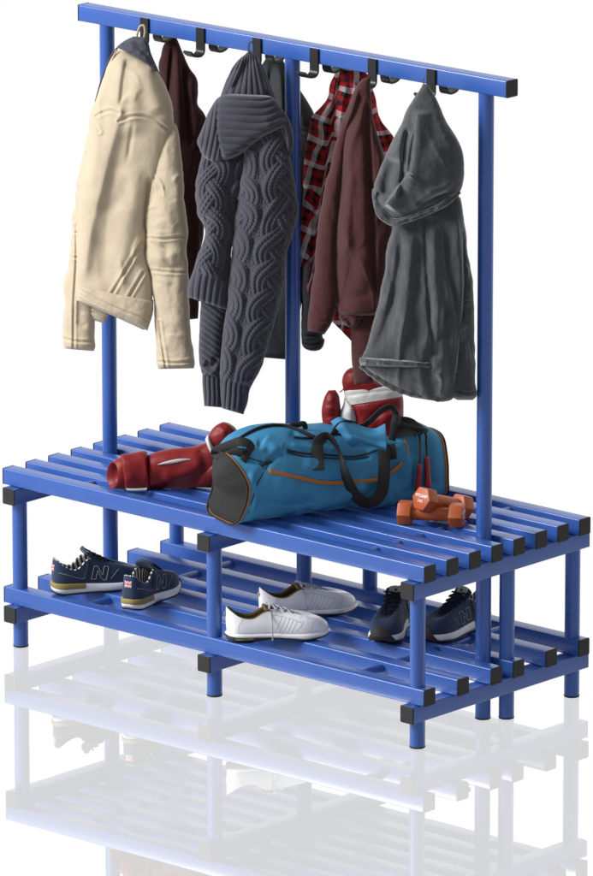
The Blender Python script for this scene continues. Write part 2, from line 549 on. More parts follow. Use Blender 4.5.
def coat_disp(U, V, X, A, S, T):
    z = strokes(U, V, [
        ([(124, 55), (121, 100), (117, 122), (109.5, 150), (102, 181), (93, 216), (87, 247), (82, 285)], 16, 6.5, .013, .08),
        ([(128, 56), (124, 80), (121, 112)], 3, 8, -.010),
        ([(146, 62), (152, 90), (160, 116)], 9, 9, .010),
        ([(133, 60), (133, 95), (130, 140)], 9, 12, .012),
        ([(120, 150), (111, 200), (104, 260)], 7, 14, -.006),
        ([(150, 176), (146, 205), (144, 235)], 2.0, 13, -.014),
        ([(108, 55), (104, 80), (99, 106)], 4, 4, .006),
        ([(100, 110), (95, 150), (90, 190)], 5, 5, .005),
        ([(140, 160), (128, 215), (120, 270)], 14, 10, .006),
        ([(84, 200), (100, 240), (104, 290)], 8, 8, -.004)])
    z += wrinkle(26, 60, .0045, 3)(U, V)+folds(9, (95, 125, 150, 280), 105, 45, 7, .0035, 5)(U, V)+folds(7, (100, 60, 160, 112), 95, 30, 5, .003, 6)(U, V)+wrinkle(9, 14, .0012, 8)(U, V)
    z += seam(U, V, _yoke+[[(90, 115), (94, 122), (99, 131.5)],
                           [(143.5, 241), (125, 272), (107, 302)], [(143.5, 273), (134, 289), (124.6, 305)]])
    return z


loft('body', [(119.5, 49, 149, 60.5, .012), (115.5, 51.5, 153.5, 65.5, .022), (108.3, 64.7, 158.3, 73, .036), (102.3, 79.8, 162.8, 81, .046), (97, 95, 167.5, 91, .05),
              (90.5, 115, 173.5, 113, .052), (88, 135, 172, 135, .052), (86, 160, 165, 160, .05), (80, 185, 158, 185, .05), (78, 215, 150, 210, .048), (77, 245, 146, 238, .046), (76.5, 270, 148, 262, .046), (76.5, 284, 152.5, 292, .045, .004), (76.8, 293, 151.5, 309, .044, .004), (77.5, 300, 144, 330, .04, .004)],
     M['suede'], G, coat, 300, 150, coat_disp, 2.8, .8, .01, hem=3, edge=.8)


def band_disp(U, V, X, A, S, T):
    return seam(U, V, [[(76, 287.5), (108, 304.5), (152, 322)], [(76, 297), (108, 314.5), (149, 331)]], .0020, 1.3, .0018, 4)+.002*fbm(U/14, V/14)


loft('hem_band', [(76, 284, 153.5, 300, .047, .008), (76.2, 292, 153.2, 311, .0485, .008), (76.8, 300.5, 147.5, 330.5, .046, .008)], M['suede'], G, coat, 40, 120, band_disp, 2.8, .8, .01, hem=4, tip=3)
loft('pocket_bag', [(83, 296, 112, 306, .012), (84, 310, 107, 318, .013), (84.5, 317.5, 104.5, 323.5, .011)], M['suede'], G, coat, 40, 40, lambda U, V, X, A, S, T: seam(U, V, [[(84, 309), (106, 317)]], .0014, 1.2, .001, 3), 2.5, .9, -.01, hem=4)


def sleeveL(U, V, X, A, S, T):
    z = folds(16, (64, 150, 98, 345), 15, 18, 4, .0032, 2, 30)(U, V)+wrinkle(9, 22, .004, 21)(U, V)+wrinkle(5, 6, .001, 5)(U, V)
    return z+seam(U, V, [[(70, 233), (84, 232)], [(68, 258), (83, 257)], [(76, 225), (76, 265), (74, 300), (73.5, 349)], [(61, 338), (74, 341), (95, 342)]], .0028, 1.3, .0018, 4)


loft('sleeve', [(98, 118, 104, 118, .004), (92.5, 122, 107, 122, .010), (88, 131, 110, 131, .02), (85.4, 146, 107, 150, .028), (79, 173, 103, 175, .032), (75.2, 194, 100, 200, .034), (73.8, 214, 98, 216, .034), (71, 232, 97, 232, .035), (68.8, 257, 97, 257, .035), (65.2, 280, 96, 285, .034), (63.8, 303, 95.5, 307, .034), (62.2, 330, 95, 332, .033), (61.8, 341, 95, 345, .033), (63, 348.5, 93, 351, .031)],
     M['suede'], G, coat, 260, 60, sleeveL, 2.2, .9, -.022, hem=4, edge=1.6)


def sleeveR(U, V, X, A, S, T):
    z = folds(18, (148, 175, 190, 355), 10, 26, 5, .0034, 7, 30)(U, V)+wrinkle(12, 26, .005, 31)(U, V)+wrinkle(5, 7, .0012, 15)(U, V)
    z += strokes(U, V, [([(186, 250), (170, 256), (152, 262)], 5, 5, .004), ([(158, 190), (166, 215), (178, 232)], 7, 7, .004), ([(188, 262), (172, 268), (156, 269)], 3, 5, -.004), ([(158, 280), (170, 300), (182, 330)], 8, 6, .003)])
    return z+seam(U, V, [[(145, 237.4), (160, 239), (187, 236.2)], [(149, 270), (165, 272), (189, 272.5)], [(155, 361.4), (175, 363), (195, 361)], [(159, 322), (161.5, 340), (166, 368)], [(164, 132), (156.5, 148), (151, 166), (149, 190)], [(186.5, 140), (187, 200)]], .0026, 1.3, .002, 4)


loft('sleeve', [(171, 121, 173, 121, .003), (166, 126, 176, 125, .010), (161, 132, 178, 132, .018), (155, 147, 179.8, 148, .027), (150.5, 165, 181.8, 166, .033), (148.5, 180, 183.2, 180, .036), (146.2, 204, 185.3, 204, .038), (145, 232, 187.5, 232, .04), (145, 240, 187, 239, .038), (145.5, 262, 188, 262, .04), (149, 271, 188, 272, .038), (152.5, 295, 189, 295, .038), (154.5, 325, 190.3, 324, .036), (155.6, 345, 192.3, 345, .035), (156, 360, 194.2, 359.5, .035), (157.3, 369, 193.2, 368.3, .033)],
     M['suede'], G, coat, 280, 80, sleeveR, 2.2, .9, .018, hem=5, edge=1.0)
# collar: slate lining folded outwards over the hook, continuing as a thin edge down both fronts
loft('collar', [(133.5, 36.3, 145, 37.3, .010), (126, 39.8, 148.3, 42.5, .016), (117.8, 46, 151, 53, .021), (121, 48.5, 157.5, 69.5, .024, .003), (129, 49.2, 156.5, 72, .020, .004)],
     M['lining'], G, coat, 60, 60, lambda U, V, X, A, S, T: strokes(U, V, [([(122, 44), (134, 45.5), (146, 54), (154, 66)], 1.5, 3, -.004, .05)])+.0015*fbm(U/6, V/6), 2.4, .9, .040, hem=3, tip=3)
for pts, r in (([(118.5, 46.5), (113, 53), (106.3, 67), (101.5, 80), (97.6, 94), (95.5, 102)], .0024), ([(155.5, 66), (161, 79), (165.8, 91), (170, 103), (173.6, 115)], .0026)):
    P = spline(pts, 40)
    hang(tube('collar_edge', G.map(P[:, 0], P[:, 1], np.full(40, .012)), r, M['lining'], None, 8), coat)
for pts in ([(116.5, 50), (110, 65), (104.5, 80), (101, 92)], [(150, 61), (158, 77), (163.5, 92), (169, 108)]):
    P = spline(pts, 40)
    hang(tube('piping', G.map(P[:, 0], P[:, 1], np.full(40, .03)), .0022, M['cord'], None, 8), coat)
P = spline([(136.5, 38), (138.2, 30.5), (141, 25.6), (143.6, 25.2), (144.8, 29), (144.2, 38)], 40)
hang(tube('hanging_loop', G.map(P[:, 0], P[:, 1], np.linspace(.03, .03, 40)), .0026, M['cord'], None, 8), coat)

# ================================================================ dark maroon shirt on a back hook
G = Frame(-.4426, .085, 24)
root = thing('jersey_top', 'dark maroon jersey top on the back hook behind the cream coat', 'top', tuple(G.map(np.array(174.), np.array(40.), 0)), 'clothes hanging on the back hooks')


def d_dm(U, V, X, A, S, T):
    return strokes(U, V, [([(173, 42), (169.5, 80), (168, 130)], 2, 5, -.010), ([(176.5, 42), (178, 90), (180, 150)], 4, 4, .010), ([(182, 60), (186, 100), (191, 150)], 2, 5, -.012), ([(190, 75), (195, 110), (200, 140)], 5, 5, .006), ([(200, 120), (193, 180), (186, 240)], 2, 6, -.01)])+wrinkle(9, 40, .003, 4)(U, V)


loft('body', [(167.5, 37, 176.5, 38, .010), (165, 42, 178.5, 42, .016), (161, 55, 184, 55, .022), (159, 66, 190, 69, .026), (160, 78, 195.5, 77, .028), (163, 92, 197.8, 90, .03), (165, 104, 197.3, 104, .03), (166, 115, 205, 114.5, .03), (167, 140, 206, 135, .03), (168, 190, 205, 190, .03), (170, 240, 202.5, 240, .03), (172, 270, 199, 270, .028), (174, 290, 197, 290, .02)], M['maroon_dark'], G, root, 220, 60, d_dm, 2.2, .8, 0, edge=.8, hem=4)
loft('sleeve', [(184, 150, 203, 150, .012), (182, 200, 201, 200, .02), (182, 250, 200.5, 250, .02), (183, 290, 199, 290, .019), (184, 314, 198.5, 312, .018), (185, 320, 198, 318.6, .016)], M['maroon_dark'], G, root, 120, 40, lambda U, V, X, A, S, T: wrinkle(7, 25, .003, 9)(U, V)+seam(U, V, [[(183, 309), (199, 307)]], .0015, 1.2, .001, 3), 2.2, .8, .012, hem=4)

# ================================================================ cable knit hooded cardigan
G = Frame(-.0919, -.105, 26)
knit = thing('cardigan', 'slate grey cable knit hooded cardigan on the third front hook', 'cardigan', tuple(G.map(np.array(252.), np.array(46.), 0)), 'clothes hanging on the front hooks')


def plait(x, y, P=92., W=45., amp=.015, rib=.0040, stitch=.0009):
    """braid of three ribbed strands repeating across x; px coordinates"""
    x, y = x+2.5*fbm(y/45+W, x/70, 2), y+5*fbm(x/40+P, y/60, 2)
    k = np.floor(x/W+.5); xl = x-k*W
    y = y+k*17
    z = np.full(x.shape, -1.0); Afac = W*.30; hw = W*.205
    for i in range(3):
        ph = 2*np.pi*(y/P+i/3)
        c = Afac*np.sin(ph); dep = np.sin(2*ph)*.5
        sl = Afac*np.cos(ph)*2*np.pi/P
        e = (xl-c)/np.sqrt(1+sl*sl)
        q = np.clip(1-(e/hw)**2, 0, 1)
        h = amp*(.30+.55*(dep+.5))*q**.42+rib*(np.abs(np.cos(np.pi*e/(hw*2)*3.5))-.5)*(q > 0)+stitch*np.cos(2*np.pi*y/3.3+6*np.abs(np.cos(np.pi*e/(hw*2)*3.5)))*(q > 0)
        z = np.where(q > 0, np.maximum(z, h), z)
    gut = .0+.0006*np.cos(2*np.pi*x/5)
    return np.where(z < -.5, gut, np.maximum(z, gut))


def rib(x, per=5.4, amp=.0042):
    return amp*(np.abs(np.cos(np.pi*x/per))**.8-.5)


def kn_sleeve(U, V, X, A, S, T):
    cuff = smooth(378, 384, V+ (U-235)*-.28)
    fan = X*(1+0*U)
    z = plait(X-16, A)*(1-cuff)+rib(X, 5.2, .0055)*cuff
    z += strokes(U, V, [([(262, 160), (258, 230), (246, 330)], 22, 22, .012), ([(292, 180), (276, 210), (262, 225)], 4, 7, -.006), ([(286, 240), (262, 300)], 9, 9, .004)])
    return z+wrinkle(30, 50, .005, 12)(U, V)-.006*cuff


loft('sleeve', [(243, 128, 284, 116, .02), (244.5, 150, 289, 145, .034), (243, 166, 291, 163, .042), (239.5, 186, 295.3, 186, .048), (236.6, 210, 298.8, 213, .05), (233, 235, 292, 236, .05), (231, 255, 287, 256, .048), (229, 282, 284, 282, .047), (225.5, 312, 277.5, 312, .046), (221.6, 341, 269, 342, .044), (219.4, 368, 258, 374, .041), (219.3, 380, 249.8, 389, .036), (220, 394, 247.6, 399, .033), (221.5, 408, 243.5, 414.5, .031)],
     M['knit'], G, knit, 520, 190, kn_sleeve, 2.2, .9, .02, hem=4, edge=.8)


def kn_body(U, V, X, A, S, T):
    cuff = smooth(268, 274, V-(U-195)*.28)
    z = plait(X+6, A+11, 84, 40)*(1-cuff)+rib(X, 6.3, .006)*cuff
    z += strokes(U, V, [([(212, 165), (212, 230), (206, 290)], 14, 12, .010)])
    return z+wrinkle(20, 40, .004, 2)(U, V)+.003*cuff


loft('body', [(205, 140, 246, 140, .02), (201.5, 158, 245.5, 158, .03), (197, 176, 243, 172, .036), (195, 197, 240, 192, .04), (198, 213, 238, 210, .042), (203.5, 226, 236, 226, .042), (203.5, 238, 234, 238, .042), (197, 255, 232, 256, .042), (193, 269, 231, 276, .042), (189.5, 283, 229.5, 294, .043), (186.8, 297, 228.5, 311, .040)],
     M['knit'], G, knit, 360, 140, kn_body, 2.2, .9, .008, hem=4, edge=1.2)


def kn_back(U, V, X, A, S, T):
    return rib(V-U*.75, 6.5, .005)+wrinkle(14, 16, .004, 5)(U, V)+strokes(U, V, [([(204, 362), (211, 366), (217, 356)], 3, 3, -.01), ([(203, 372), (210, 374), (219, 366)], 3, 3, .006)])


loft('back_panel', [(201, 285, 228, 290, .02), (200, 306, 228, 308, .026), (199.5, 325, 225, 325, .028), (198, 350, 223, 350, .028), (199, 364, 222, 365, .028), (201.5, 374, 221.5, 379, .026)], M['knit'], G, knit, 200, 90, kn_back, 2.2, .9, -.008, hem=5, edge=1.0)
loft('cuff', [(203, 368, 223, 370, .018), (202.3, 380, 223, 382, .024), (203.3, 395, 223, 396, .024), (204.3, 406, 221.5, 407.5, .023)], M['knit'], G, knit, 80, 90, lambda U, V, X, A, S, T: rib(X, 4.6, .005), 2.2, .9, -.014, hem=4)


def kn_hood(U, V, X, A, S, T):
    a = (U-246)+(V-51)*.38
    fan = (U-250)/(8+.75*np.maximum(0, V-48))*30
    return rib(fan, 4.6, .005)+strokes(U, V, [([(249, 56), (240, 74), (231, 92)], 2, 7, -.012), ([(236, 66), (229, 80), (224, 94)], 3, 3, -.006), ([(254, 58), (262, 76), (270, 94)], 6, 6, .006)])


loft('hood_peak', [(249, 50.5, 253, 51, .008), (246, 53.5, 255.5, 54, .014), (241.5, 57, 258.5, 58, .02), (233.6, 66.5, 263, 66, .026), (226.5, 79.5, 268, 80, .034), (221, 93, 273.5, 94, .042), (217, 104, 276, 106, .045)], M['knit'], G, knit, 160, 130, kn_hood, 2.2, .9, .0, edge=1.0, tip=3)


def kn_brim(U, V, X, A, S, T):
    # left quarter: ribs run down along the turned edge; the rest: horizontal ribs
    edge_x = 219+np.clip((V-100)/60, 0, 1)*4-8*np.sin(np.clip((V-95)/68, 0, 1)*np.pi)*.5
    wl = smooth(-1.5, 1.5, U-edge_x)
    hr = rib(V+ (U-240)*-.06+ 9*np.exp(-((U-285)/14)**2), 7.4, .0055)
    lr = rib(U+ (V-130)*.16+ .004*(V-120)**2*.2, 5.2, .0055)
    z = hr*wl+lr*(1-wl)-.004*np.exp(-((U-edge_x)/1.6)**2)
    z += strokes(U, V, [([(222, 160), (240, 150), (262, 134), (276, 127)], 6, 10, .008, .1), ([(284, 116), (290, 130), (291, 148)], 5, 4, .008)])
    return z+wrinkle(22, 18, .003, 6)(U, V)


loft('hood_brim', [(230, 93.2, 264, 94.6, .030), (221, 95.6, 272.5, 97.6, .042), (215.4, 99.5, 277, 102.5, .050), (211, 108, 282, 109, .052), (207.3, 117, 286.5, 117, .054), (202.5, 127, 289.5, 124.5, .054), (197.5, 139, 281, 128.5, .052), (200, 149, 262, 138, .05), (205, 158, 244, 151.5, .044), (213, 163, 228, 160.5, .03)], M['knit'], G, knit, 260, 190, kn_brim, 2.3, .9, .024, hem=4, edge=1.2, tip=3)
loft('hood_fold', [(272, 104, 281, 108, .012), (276, 116, 288.5, 118, .02), (279, 126, 292.5, 130, .024), (283, 138, 293.6, 141, .022), (286, 150, 291.5, 153.5, .014), (288, 157, 290.5, 158, .006)], M['knit'], G, knit, 120, 60, lambda U, V, X, A, S, T: rib(X*1.0, 5.0, .004), 2.2, .9, .030, hem=4, tip=3)
P = spline([(249.5, 54), (248.7, 48), (249.5, 43), (251.5, 41.5), (253, 44), (253.2, 54)], 30)
hang(tube('hanging_loop', G.map(P[:, 0], P[:, 1], np.full(30, .03)), .0018, M['knit'], None, 8), knit)

# ================================================================ charcoal jacket on a back hook
G = Frame(-.0731, .105, 24)
root = thing('jacket', 'charcoal jacket on a back hook behind the knit cardigan and middle pole', 'jacket', tuple(G.map(np.array(278.), np.array(60.), 0)), 'clothes hanging on the back hooks')


def d_jk(U, V, X, A, S, T):
    return strokes(U, V, [([(272, 60), (268, 110), (266, 160)], 3, 3, -.008), ([(284, 70), (296, 100), (306, 130)], 4, 7, .008), ([(279, 60), (282, 100), (281, 150)], 5, 3, .008), ([(290, 140), (291, 230), (288, 330)], 8, 8, .008)])+wrinkle(14, 30, .004, 14)(U, V)+seam(U, V, [[(300, 131), (312, 133), (322, 137)]], .002, 1.3, .0015, 4)


loft('body', [(268, 56, 283, 59, .01), (264, 62, 286, 66, .018), (258, 80, 295, 82, .03), (252, 95, 303, 95, .036), (246, 112, 314, 113, .04), (242, 135, 321, 133, .042), (240, 165, 322, 165, .042), (242, 220, 318, 220, .042), (246, 280, 306, 280, .04), (252, 330, 297, 330, .036), (256, 350, 294, 353, .034), (258, 357, 292, 360, .03)], M['charcoal'], G, root, 200, 90, d_jk, 2.4, .7, 0, hem=4, edge=.8, tip=3)
loft('sleeve', [(302, 135, 324, 137, .015), (301, 165, 326, 165, .026), (300.5, 220, 326.5, 220, .028), (300.5, 290, 325.5, 290, .028), (301, 325, 324, 328, .027), (300.8, 336, 323, 337, .026), (301, 343, 325, 340, .027), (305, 349, 320, 349.5, .024), (310, 350.8, 315, 351, .018)], M['charcoal'], G, root, 180, 50, lambda U, V, X, A, S, T: wrinkle(8, 18, .004, 3)(U, V)+seam(U, V, [[(300, 343), (311, 345.5), (325, 339)], [(299, 337), (324, 335)]], .003, 1.3, .002, 3.5), 2.2, .8, .012, hem=3, edge=1.0)

# ================================================================ plaid shirt on a back hook
G = Frame(.1002, .095, 24)
root = thing('plaid_shirt', 'red, black and white plaid shirt on the back hook behind the maroon sweatshirt', 'shirt', tuple(G.map(np.array(340.), np.array(72.), 0)), 'clothes hanging on the back hooks')


def d_pl(U, V, X, A, S, T):
    return strokes(U, V, [([(340, 74), (336, 95), (330, 125), (325, 160)], 2.0, 6, -.016, .1), ([(346, 76), (343, 100), (336, 140)], 4, 4, .014), ([(331, 100), (322, 118), (312, 150)], 5, 5, .012), ([(327, 97), (336, 101)], 2, 3, -.01), ([(318, 120), (322, 140), (316, 165)], 2, 5, -.010), ([(309, 140), (316, 155), (326, 160)], 3, 4, .007), ([(310, 170), (318, 185), (313, 210)], 2, 5, -.009), ([(364, 90), (374, 120), (384, 150)], 4, 4, .010), ([(376, 100), (382, 130), (388, 148)], 2, 3, -.008), ([(352, 78), (356, 90), (350, 110)], 3, 3, .008)])+folds(22, (305, 95, 345, 230), 105, 40, 4, .006, 9, 18)(U, V)+wrinkle(9, 14, .005, 24)(U, V)


def w_pl(ux, uy, U, V):
    a = -.30+.25*smooth(325, 352, U)+.3*smooth(362, 378, U)
    ca, sa = np.cos(a), np.sin(a)
    x, y = ux*ca-uy*sa, ux*sa+uy*ca
    return x+.018*fbm(U/18, V/18, 2)+.12*smooth(-2, 2, U-334-(V-110)*-.14), y+.018*fbm(U/18+9, V/18+4, 2)+.11*smooth(-2, 2, U-334-(V-110)*-.14)


loft('body', [(341, 60, 358, 64, .012), (337, 67, 364, 71, .016), (334, 75, 370, 79, .02), (329.5, 85, 372.5, 89, .028), (327.5, 96, 375, 99, .034), (321.6, 106, 377.5, 110, .038), (312.7, 117, 382, 122, .04), (308, 134, 393, 137, .042), (305.5, 150, 396, 150, .042), (304, 168, 396, 168, .042), (303.5, 190, 396, 190, .042), (305, 206, 394, 210, .042), (307, 230, 390, 240, .04), (309, 270, 382, 270, .04), (309.5, 297, 374, 300, .036), (321, 311, 368, 318, .03), (334.5, 324, 362, 331, .022), (346, 336, 356, 339, .012), (350, 340.5, 353, 341, .006)], M['plaid'], G, root, 260, 110, d_pl, 2.4, .7, 0, edge=1.2, hem=3, warp=w_pl, tip=3)
loft('sleeve', [(304, 188, 316, 190, .012), (302, 212, 314, 214, .02), (300.5, 236, 312, 238, .02), (300, 255, 309, 258, .018), (300.5, 270, 304.5, 266, .012)], M['plaid'], G, root, 90, 40, lambda U, V, X, A, S, T: wrinkle(7, 12, .004, 2)(U, V), 2.2, .8, .02, hem=3, warp=w_pl)

# ================================================================ maroon sweatshirt
G = Frame(.2730, -.075, 22)
root = thing('sweatshirt', 'maroon heather sweatshirt on the fifth front hook over the plaid shirt', 'sweatshirt', tuple(G.map(np.array(371.), np.array(74.), 0)), 'clothes hanging on the front hooks')


def d_ms(U, V, X, A, S, T):
    return strokes(U, V, [([(362, 88), (355, 113), (344, 138), (341.5, 168), (338, 204), (334, 231), (333, 259), (335, 290), (337, 312)], 2.2, 9, -.018, .06), ([(366, 92), (360, 118), (350, 145), (349, 200), (345, 260)], 8, 5, .012, .1), ([(367, 92), (371, 160), (374.5, 230), (375.5, 300)], 6, 1.8, -.012, .1), ([(362, 120), (364, 200), (362, 300)], 9, 9, .008), ([(336, 300), (352, 298), (372, 292)], 5, 5, -.004)])+folds(10, (338, 130, 380, 300), 93, 90, 6, .004, 29, 6)(U, V)+wrinkle(16, 40, .005, 19)(U, V)+wrinkle(6, 8, .0008, 3)(U, V)


loft('body', [(363, 78.5, 371, 76, .008), (358.5, 83, 370, 80, .014), (355, 89, 370.5, 90, .022), (350.5, 101, 371, 101, .03), (347, 113, 372.5, 114, .034), (343, 131, 377, 133, .04), (341, 147, 381.5, 147, .042), (339, 168, 387, 168, .044), (336.5, 204, 393, 204, .046), (333.5, 231, 392, 231, .046), (332.5, 259, 388, 259, .046), (334, 285, 384, 285, .045), (336.2, 303, 380, 301, .044), (340, 314, 377, 313, .041), (346, 317, 373, 315.5, .032)], M['maroon'], G, root, 260, 110, d_ms, 2.3, .8, .016, edge=.6, hem=4, tip=3)
loft('sleeve', [(357, 84, 362, 84, .006), (353, 92, 361, 92, .014), (347.5, 108, 356, 110, .02), (340, 129, 349, 131, .024), (333.5, 152, 346, 152, .028), (330, 169, 344.5, 169, .03), (326.5, 179, 343, 180, .031), (321.6, 204, 341, 204, .033), (317, 231, 338, 231, .034), (314.5, 259, 337, 259, .034), (313.8, 276, 337.5, 278, .034), (311, 292, 338, 294, .034), (308.6, 308, 335.5, 310, .034), (307.5, 320, 332, 322.5, .033), (307.4, 331, 324.5, 334.5, .031)], M['maroon'], G, root, 240, 70, lambda U, V, X, A, S, T: wrinkle(9, 30, .004, 29)(U, V)+seam(U, V, [[(307, 317), (320, 321.5), (334, 318)]], .0015, 1.3, .0012, 4), 2.2, .8, .010, hem=4, edge=.7, tip=3)
loft('sleeve', [(351, 300, 385, 300, .022), (350.5, 320, 383, 320, .026), (350.8, 340, 379, 340, .026), (351.2, 358, 376, 358, .025), (353, 375, 374.5, 375, .024), (353.8, 384.5, 374, 382.5, .022)], M['maroon'], G, root, 120, 60, lambda U, V, X, A, S, T: wrinkle(12, 20, .003, 9)(U, V), 2.2, .9, -.012, hem=3, edge=.5)
loft('hem_fold', [(338, 310, 366, 313, .012), (339, 318, 362, 318, .018), (345, 324, 358, 324, .016), (349, 327.5, 355, 327.5, .008)], M['maroon'], G, root, 60, 60, lambda U, V, X, A, S, T: strokes(U, V, [([(338, 320), (347, 317), (360, 318)], 2, 3, .006), ([(341, 316), (349, 321), (351, 327)], 2, 3, -.006)]), 2.2, .9, .02, hem=4)

# ================================================================ grey hooded sweatshirt
G = Frame(.4433, -.105, 26)
root = thing('hooded_jacket', 'grey velour jacket with drooping hood on the rightmost front hook', 'hoodie', tuple(G.map(np.array(426.), np.array(80.), 0)), 'clothes hanging on the front hooks')


def d_gb(U, V, X, A, S, T):
    return strokes(U, V, [([(425, 215), (426.5, 260), (430, 310), (434, 360)], 2.4, 10, -.011, .05), ([(432, 215), (434, 270), (440, 330), (446, 395)], 7, 5, .014, .1), ([(412, 225), (408, 270), (400, 330), (395, 362)], 9, 6, .012), ([(404, 232), (396, 280), (384, 330), (372, 355)], 4, 8, -.010), ([(420, 230), (418, 290), (412, 350)], 5, 7, -.009), ([(444, 215), (446, 260), (458, 320), (455, 370)], 3, 7, -.012), ([(455, 205), (461, 250), (462, 290), (458, 340), (453, 392)], 6, 2.2, .016), ([(436, 370), (442, 380), (440, 398)], 3, 5, .010), ([(396, 225), (388, 255), (380, 300)], 4, 4, .008), ([(448, 300), (440, 340), (436, 366)], 3, 6, -.008)])+folds(8, (380, 250, 460, 360), 98, 100, 9, .006, 3, 7)(U, V)+folds(5, (370, 330, 460, 390), 110, 26, 4, .002, 13, 30)(U, V)+wrinkle(11, 20, .006, 27)(U, V)+wrinkle(4, 5, .0012, 2)(U, V)


loft('body', [(402, 196, 456, 186, .03), (396, 212, 461, 200, .042), (392, 228, 463.5, 220, .048), (386, 250, 464.5, 245, .05), (384.5, 272, 465, 268, .052), (379.6, 296, 465, 292, .053), (374, 318.5, 463.5, 315, .054), (365.5, 348, 460, 344, .055), (360.5, 360, 457, 372, .055), (362.5, 368, 455, 390, .05), (377, 379, 453, 397.5, .04), (392, 389.5, 449, 400.5, .032), (410, 397, 441, 402, .024)], M['grey'], G, root, 320, 150, d_gb, 2.5, .8, .0, hem=4, edge=.8)
loft('front_hem', [(359.8, 357, 436, 361, .050), (359.2, 362, 436, 367, .053), (361, 366, 435, 369, .05)], M['grey'], G, root, 30, 120, lambda U, V, X, A, S, T: seam(U, V, [[(358, 365), (380, 367.5), (438, 369)]], .002, 1.2, 0, 3)+.003*np.cos(U/3.2+3*fbm(U/9, V/9))*.5+.002*fbm(U/7, V/7), 2.5, .8, .022, hem=4, tip=3)
P = spline([(361, 366), (374, 377), (398, 391), (422, 396), (440, 400.5)], 60)
hang(tube('hem_band', G.map(P[:, 0], P[:, 1]-1.5, .018+.012*np.sin(np.linspace(0, np.pi, 60))), .0075+.0008*np.sin(np.linspace(0, 60, 60)), M['grey'], None, 12), root)


def d_gs(U, V, X, A, S, T):
    return folds(12, (455, 215, 475, 390), 92, 40, 4, .005, 11, 14)(U, V)+wrinkle(8, 22, .006, 7)(U, V)+wrinkle(4, 5, .001, 2)(U, V)+seam(U, V, [[(455, 390), (466, 393), (478, 391)], [(462, 303), (475, 300)]], .0025, 1.3, .0018, 4)


loft('sleeve', [(456, 196, 461.5, 198, .01), (457, 214, 463.5, 215, .02), (459, 231, 465.2, 230, .028), (460, 261, 469.5, 261, .032), (459, 288, 473, 287, .035), (457, 312, 474.2, 312, .036), (454, 350, 474.8, 350, .036), (452, 382, 475.2, 383, .035), (451, 396.5, 476, 396.5, .035), (457, 400, 472, 400, .028)], M['grey'], G, root, 220, 60, d_gs, 2.2, .9, -.012, hem=4, edge=.8)


def d_gh(U, V, X, A, S, T):
    return strokes(U, V, [([(419, 108), (417, 135), (414, 165), (410, 180)], 4, 9, .014, .1), ([(408, 128), (404, 150), (402, 180), (398, 200)], 1.8, 6, -.016, .1), ([(404, 124), (401, 135), (399, 165)], 4, 3, .010), ([(413, 128), (409, 150), (406, 178)], 5, 1.8, .012), ([(411, 171), (398, 189), (385, 207)], 1.6, 11, .022, .1), ([(392, 155), (387, 178), (386, 200)], 6, 7, -.022), ([(398, 140), (391, 160), (380, 180)], 4, 5, .008), ([(380, 190), (377, 200), (383, 214)], 2, 4, -.012), ([(440, 140), (430, 170), (410, 195)], 14, 14, .008), ([(452, 192), (434, 197), (414, 205)], 2, 5, -.008), ([(455, 180), (440, 188), (425, 192)], 3, 4, .005)])+folds(4, (430, 120, 458, 180), 70, 60, 11, .003, 17, 12)(U, V)+folds(7, (390, 185, 455, 207), 155, 40, 4.5, .0035, 23, 12)(U, V)+wrinkle(13, 15, .005, 37)(U, V)+wrinkle(4, 5, .001, 2)(U, V)


loft('hood', [(422.5, 84, 427, 84, .006), (420.5, 88, 429.5, 88, .012), (414.7, 96.3, 434.5, 96, .02), (407.6, 108.5, 440.5, 108, .03), (402.5, 121.6, 446.5, 121.6, .04), (393.6, 137.8, 456.5, 138, .048), (385.5, 156, 462.3, 152, .054), (379, 171, 463.8, 168, .057), (374, 186, 463, 182, .058), (372.3, 196, 459.5, 193, .058), (374, 208, 449, 203.5, .054), (381, 216, 432, 213, .046), (390, 221, 415, 218.5, .034)], M['grey'], G, root, 260, 150, d_gh, 2.3, .8, .024, edge=.6, hem=4, tip=3)
OUT = [(371.5, 189), (372.2, 199), (375.5, 211), (383, 221), (391.5, 226), (405, 223.5), (421, 218.5), (437, 211.5), (450, 203.5), (461, 193)]
INN = [(376.5, 187), (378, 196), (381.5, 205), (387.5, 213), (393.5, 218), (405, 216.5), (420, 211.5), (435, 205.5), (447, 198), (457, 188)]
loft('hood_rim', [(*o_, *i_, .008, b_) for o_, i_, b_ in zip(OUT, INN, (.016, .036, .050, .058, .061, .062, .062, .060, .054, .034))], M['grey'], G, root, 200, 40, lambda U, V, X, A, S, T: .007*fbm(U/10, V/10, 2)-.003*np.exp(-((S-.6+.2*fbm(U/20, V/20, 2))/.12)**2), 2.2, .9, .004, hem=4, tip=4, edge=1.3)
P = spline([(425, 86), (423.3, 81), (424, 78.5), (425.5, 79.5)], 20)
hang(tube('hanging_loop', G.map(P[:, 0], P[:, 1], np.full(20, .03)), .0012, M['grey'], None, 8), root)
